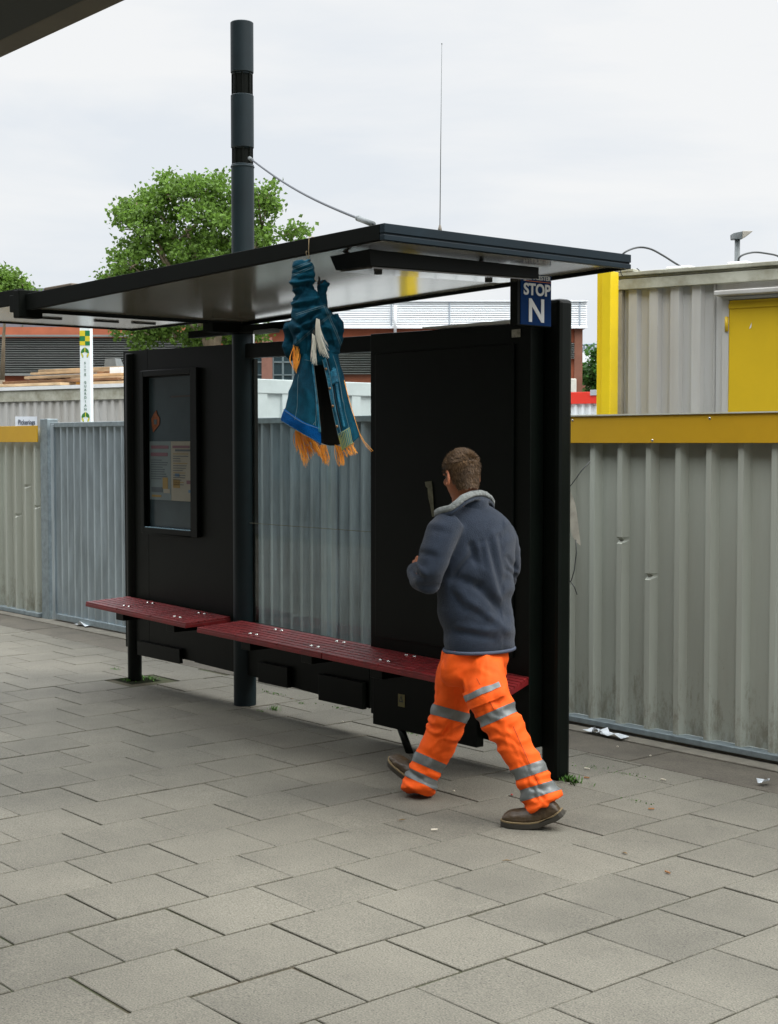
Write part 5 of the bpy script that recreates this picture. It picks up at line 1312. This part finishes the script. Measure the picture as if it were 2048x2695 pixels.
patch(.47, .86, .825, 1.0, 40, 10, 'hem_band', denim, dj, off=.003)
patch(.86, 1.0, .825, 1.0, 20, 10, 'hem_band', hemgreen, dj, off=.003)['label'] = 'hem band with yellow stitches'
pk = patch(.945, 1.0, .03, .868, 8, 40, 'placket', denimb, dj, off=.004)
patch(.0, .03, .03, .868, 6, 40, 'placket', denimb, dj, off=.004)
patch(.895, .915, .18, .80, 4, 30, 'pleat', denimb, lo, off=.003); patch(.932, .940, .05, .86, 3, 30, 'fold_shade', inner, lo, off=.0012)  # shade of the fold is painted as a black strip
patch(.885, .945, .20, .34, 8, 8, 'pocket_flap', denimb, lo, off=.006)
for (a, c) in ((.058, .0), (.90, .0)):
    pass
def line(uts, name, m_, parent, r=.0008, off=.0042):
    s = MB(); s.tube([shp(u_, t, off) for u_, t in uts], r, 5); return s.build(name, m_, parent, world=True)
def seam(u0, t0, u1, t1, m_=stitch, n=26, off=.0045): return line([(u0+(u1-u0)*i/n, t0+(t1-t0)*i/n) for i in range(n+1)], 'seam_stitching', m_, lo, off=off)
seam(.01, .3, .055, .82); seam(.055, .78, .07, .82); seam(.18, .3, .17, .866); seam(.006, .05, .006, .86, off=.008); seam(.947, .05, .947, .86, off=.008); seam(.995, .05, .995, .86, off=.008)
seam(.03, .1, .12, .1); seam(.875, .06, .88, .55); seam(.88, .3, .865, .84); seam(0, .838, .47, .838, off=.0075); seam(0, .992, .47, .992, off=.0075)
for k in range(9): u_ = .868+k*.0148; seam(u_, .84, u_+.004, .985, stitchy, 8, .0075)
seam(.865, .832, .998, .832, stitchy, 20, .0075); seam(.865, .99, .998, .99, stitchy, 20, .0075)
for t in (.16, .36, .56, .76):
    s = MB(); p = shp(.972, t, .008); s.ball(p, (.0065, .0065, .0065), n=10, m=6); s.build('button', mat('button_brass', (.20,.12,.06), .4, metal=.6), pk, smooth=True, world=True)
# dark lining seen through the open front
s = MB(); iv = []
for k in range(11):
    t = k/10*.995; a, c, mid = shell(.06, t).lerp(shell(.40, t), .55), shell(.94, t).lerp(shell(.60, t), .55), shell(.5, t).lerp(shell(.06, t), .25)
    iv.append([a.lerp(mid, f_/6) if f_ <= 6 else mid.lerp(c, (f_-6)/6) for f_ in range(13)])
V = [p for r in iv for p in r]; s.add(V, [(k*13+i, k*13+i+1, (k+1)*13+i+1, (k+1)*13+i) for k in range(10) for i in range(12)]); s.build('lining', inner, dj, smooth=True, world=True)
# fringes
def strands(n, tops, bots, m_, name, dd0=-.02, r=.0013, curl=4, seed=1, label=None, pw=1.15):
    rnd = random.Random(seed); s = MB()
    for i in range(n):
        f_ = rnd.random(); a = Vector((tops[0][0]+(tops[1][0]-tops[0][0])*f_, tops[0][1]+(tops[1][1]-tops[0][1])*f_))
        g_ = max(0, min(1, f_+rnd.gauss(0, .16))); c = Vector((bots[0][0]+(bots[1][0]-bots[0][0])*g_, bots[0][1]+(bots[1][1]-bots[0][1])*g_)); c.y -= abs(rnd.gauss(0, .16))*(c.y-a.y)
        dd = dd0 + rnd.uniform(-.025, .025); w1, w2 = rnd.gauss(0, curl), rnd.gauss(0, curl*.6)
        P = []
        for k in range(7):
            t = k/6; x = a.x+(c.x-a.x)*t**pw+w1*math.sin(PI*t)+w2*math.sin(2*PI*t)*.5; P.append(J(x, a.y+(c.y-a.y)*t, dd+.01*w2*.1*t))
        s.tube(P, [r*1.1]*5+[r*.9, r*.5], 4)
    o = s.build(name, m_, dj, world=True)
    if label: o['label'] = label
strands(64, [(778,1128),(816,1150)], [(800,1232),(834,1192)], ofr, 'fringe', -.01, seed=2)
strands(14, [(778,1128),(786,1135)], [(779,1190),(812,1246)], ofr, 'fringe', -.01, seed=12)
strands(22, [(815,1150),(832,1160)], [(838,1200),(860,1222)], ofr, 'fringe', -.02, seed=7)
strands(26, [(842,1168),(860,1172)], [(848,1222),(866,1228)], ofr, 'fringe', -.0, seed=3)
strands(30, [(881,1170),(898,1176)], [(890,1230),(907,1226)], ofr, 'fringe', -.03, seed=4)
strands(26, [(901,1180),(932,1165)], [(912,1205),(942,1195)], ofr, 'fringe', -.05, seed=5)
strands(40, [(772,908),(790,912)], [(772,975),(781,984)], ofr, 'fringe', -.03, r=.0013, seed=6)
strands(70, [(833,838),(841,841)], [(842,936),(866,946)], wfr, 'white_tassel', -.115, r=.0011, curl=1.5, seed=8, label='bundle of white threads', pw=2.3)
strands(45, [(822,878),(829,884)], [(817,955),(834,965)], wfr, 'white_tassel', -.110, r=.0011, curl=1.5, seed=9, pw=2.0)
s = MB(); s.tube([J(826,868,-.085), J(824,905,-.10), J(828,950,-.085)], [(.004,.004),(.010,.006),(.012,.006)], 8); s.build('opening_shade', inner, dj, smooth=True, world=True)  # solid black piece puts the shade of the opening into colour
for pts_ in ([(906,1000),(915,1040),(926,1078),(938,1115),(946,1140),(960,1163),(982,1187)], [(907,1002),(917,1045),(929,1085),(940,1122),(950,1152),(964,1174),(978,1189)]):
    s = MB(); s.tube([J(x, y, -.035) for x, y in pts_], .0010, 5); s.build('loose_thread', ofr, dj, smooth=True, world=True)
# string to the roof edge
s = MB(); e = Vector((0, 0, 1))
top = onY(814, 624, 3.836); s.tube([Vector((top.x, 3.90, zt(top.x)+.004)), Vector((top.x, 3.835, zt(top.x)+.004)), Vector((top.x, 3.833, zt(top.x)-.05)), J(813,680,-.0), J(814,700,-.0), J(818,730,.0), J(838,742,.0)], .0016, 6)
s.tube([J(812,682,0), J(806,668,-.004), J(806,660,-.004), J(813,664,0), J(814,676,0), J(810,688,0), J(815,690,0), J(812,700,-.0), J(800,706,.0)], .0013, 5)
s.build('string', twine, dj, smooth=True, world=True)

# ------------------------------------------------------------------ weeds, litter
def tuft(px, py, n, h, spread, label, kind=0, grp='weeds in the paving joints'):
    g_ = onZ(px, py, 0); t = random.Random(int(px*7+py)); s = MB()
    for i in range(n):
        a = t.uniform(0, 2*PI); r = abs(t.gauss(0, spread)); p = g_ + Vector((math.cos(a)*r*1.6, math.sin(a)*r*.6, -.006)); lean = Vector((t.gauss(0, .5), t.gauss(0, .5), 1)).normalized(); hh = h*t.uniform(.4, 1.1); w_ = .0026 if kind == 0 else .007
        sd_ = lean.cross(Vector((t.random(), t.random(), .1))).normalized()*w_
        if kind == 0: s.add([p-sd_, p+sd_, p+lean*hh*.6+sd_*.6, p+lean*hh*.6-sd_*.6, p+lean*hh+Vector((t.gauss(0,.01), t.gauss(0,.01), -.003))], [(0,1,2,3),(3,2,4)])
        else:
            q = p+lean*hh*.7; s.add([p, q-sd_, q+lean*hh*.5, q+sd_], [(0,1,2,3)])
    return tag(s.build('weed', leafw, None), label, 'weed', grp)
leafw = mat('weed_green', (0.07, 0.17, 0.025), .6, island=.4)
tuft(1498, 2056, 110, .04, .045, 'leafy weed at the foot of the shelter end post', 1)
tuft(722, 1868, 60, .05, .022, 'grass tuft just right of the tall pole base')
tuft(690, 1872, 26, .03, .03, 'sparse grass blades touching the tall pole base')
tuft(303, 1762, 40, .035, .025, 'grass tuft left of the far shelter post')
tuft(795, 1852, 26, .035, .02, 'small grass sprig in joint right of the pole tuft')
tuft(392, 1785, 50, .025, .05, 'low weeds in the dirt pocket right of far shelter post', 1)
tuft(338, 1790, 30, .02, .03, 'low weeds in the dirt pocket left of far shelter post', 1)
tuft(725, 1825, 60, .014, .06, 'mossy strip in joint beneath the glass bay', 1)
tuft(890, 1862, 50, .012, .05, 'mossy strip in joint left of the battery box', 1)
tuft(1085, 1930, 50, .014, .05, 'mossy strip in joint behind the walking man', 1)
tuft(1680, 2110, 36, .012, .04, 'thin moss patch in paving right of the boot', 1)
tuft(1640, 2035, 60, .010, .09, 'thin moss line near the small paving stones', 1)
tuft(1560, 2020, 60, .010, .07, 'thin moss line close to the end post', 1)
butt = mat('brown_butt', (0.30, 0.14, 0.05), .8, var=.3, vscale=60); pale = mat('pale_litter', (.55,.50,.40), .8); leafb = mat('dry_leaf', (.20,.12,.04), .8, var=.4, vscale=50)
def litter(px, py, kind, label, ang=0.3):
    g_ = onZ(px, py, .004); s = MB(); d = Vector((math.cos(ang), math.sin(ang), 0))
    if kind == 'butt': s.tube([g_-d*.013+UPV*.003, g_+d*.003+UPV*.003, g_+d*.015+UPV*.003], [.0042,.0042,.0036], 8); m_, nm, ct_ = butt, 'cigarette_butt', 'cigarette butt'
    elif kind == 'pale': s.tube([g_-d*.014+UPV*.003, g_+d*.0+UPV*.003, g_+d*.015+UPV*.003], [.004,.004,.0036], 8); m_, nm, ct_ = pale, 'cigarette_butt', 'cigarette butt'
    elif kind == 'leaf':
        n_ = Vector((-d.y, d.x, 0)); s.add([g_-d*.022, g_-n_*.007+UPV*.006, g_+d*.022+UPV*.003, g_+n_*.007+UPV*.005], [(0,1,2),(0,2,3)]); m_, nm, ct_ = leafb, 'dry_leaf', 'leaf'
    else: s.ball(g_+UPV*.003, (.007, .005, .004), n=8, m=5); m_, nm, ct_ = {'red': mat('red_bit', (.4,.04,.03), .6), 'stone': pale}[kind], 'pebble', 'litter'
    tag(s.build(nm, m_, None), label, ct_, 'litter on the paving')
litter(1757, 2297, 'butt', 'brown cigarette butt alone on slab at lower right', -.2)
litter(1714, 2130, 'butt', 'brown crumb on slab right of the near boot', .9)
litter(1058, 2159, 'leaf', 'dark curled leaf left of the near boot on paving', .9)
litter(1143, 2185, 'pale', 'pale cigarette butt on slab left of the near boot', 1.0)
litter(1333, 2266, 'leaf', 'thin dry leaf on paving joint below the near boot', .7)
litter(1644, 2246, 'leaf', 'brown twig leaf lying on a slab right of centre', -.2)
litter(1347, 2093, 'red', 'small red scrap on slab between the two boots')
litter(1195, 2083, 'stone', 'small pale stone chip beside the front boot heel')
litter(1545, 2024, 'pale', 'pale cigarette butt in the mossy joint by end post', .2)
litter(1544, 2048, 'butt', 'tan cigarette butt just right of the end post weed', .6)
litter(1746, 2053, 'pale', 'pale scrap in joint near the small paving stones', .1)
litter(1626, 1966, 'stone', 'orange tinted chip on cement strip near the hoarding')
litter(902, 1900, 'stone', 'white chip on paving under the glass bay')
litter(768, 1840, 'leaf', 'reddish leaf on paving behind the tall pole', .3)
litter(1712, 1990, 'stone', 'pale chip on the cement strip before the hoarding')
pl_ = mat('plastic_scrap', (.62,.66,.68), .4, bump=.5, bscale=40)
def scrap(px, py, w_, label, seed, b_=6.66):
    g_ = onZ(px, py, .01); t = random.Random(seed); s = MB()
    n = 6; V = [g_ + Vector((w_*(i/n-.5)*1.0, t.uniform(-.02,.02)+.03*k, .006+abs(t.gauss(0,.012)))) for k in range(3) for i in range(n+1)]
    s.add(V, [(k*7+i, k*7+i+1, (k+1)*7+i+1, (k+1)*7+i) for k in range(2) for i in range(6)]); tag(s.build('plastic_scrap', pl_, None), label, 'litter')
scrap(1553, 1930, .10, 'crumpled white plastic scrap under left end of near hoarding', 3)
scrap(1600, 1940, .20, 'flat pale plastic sheet piece poking from under the near hoarding', 5)
scrap(212, 1648, .22, 'crumpled white plastic scrap under the far gate', 8)
scrap(2000, 2063, .04, 'tiny white paper bit on cement strip at far right', 9)
# dark soil pocket round the far post
s = MB(); s.box(-9.36, -9.08, 5.27, 5.52, -.012, -.006); tag(s.build('soil_pocket', mat('soil', (.010,.012,.006), .95, spec=.03, bump=.5, bscale=80)), kind='structure')
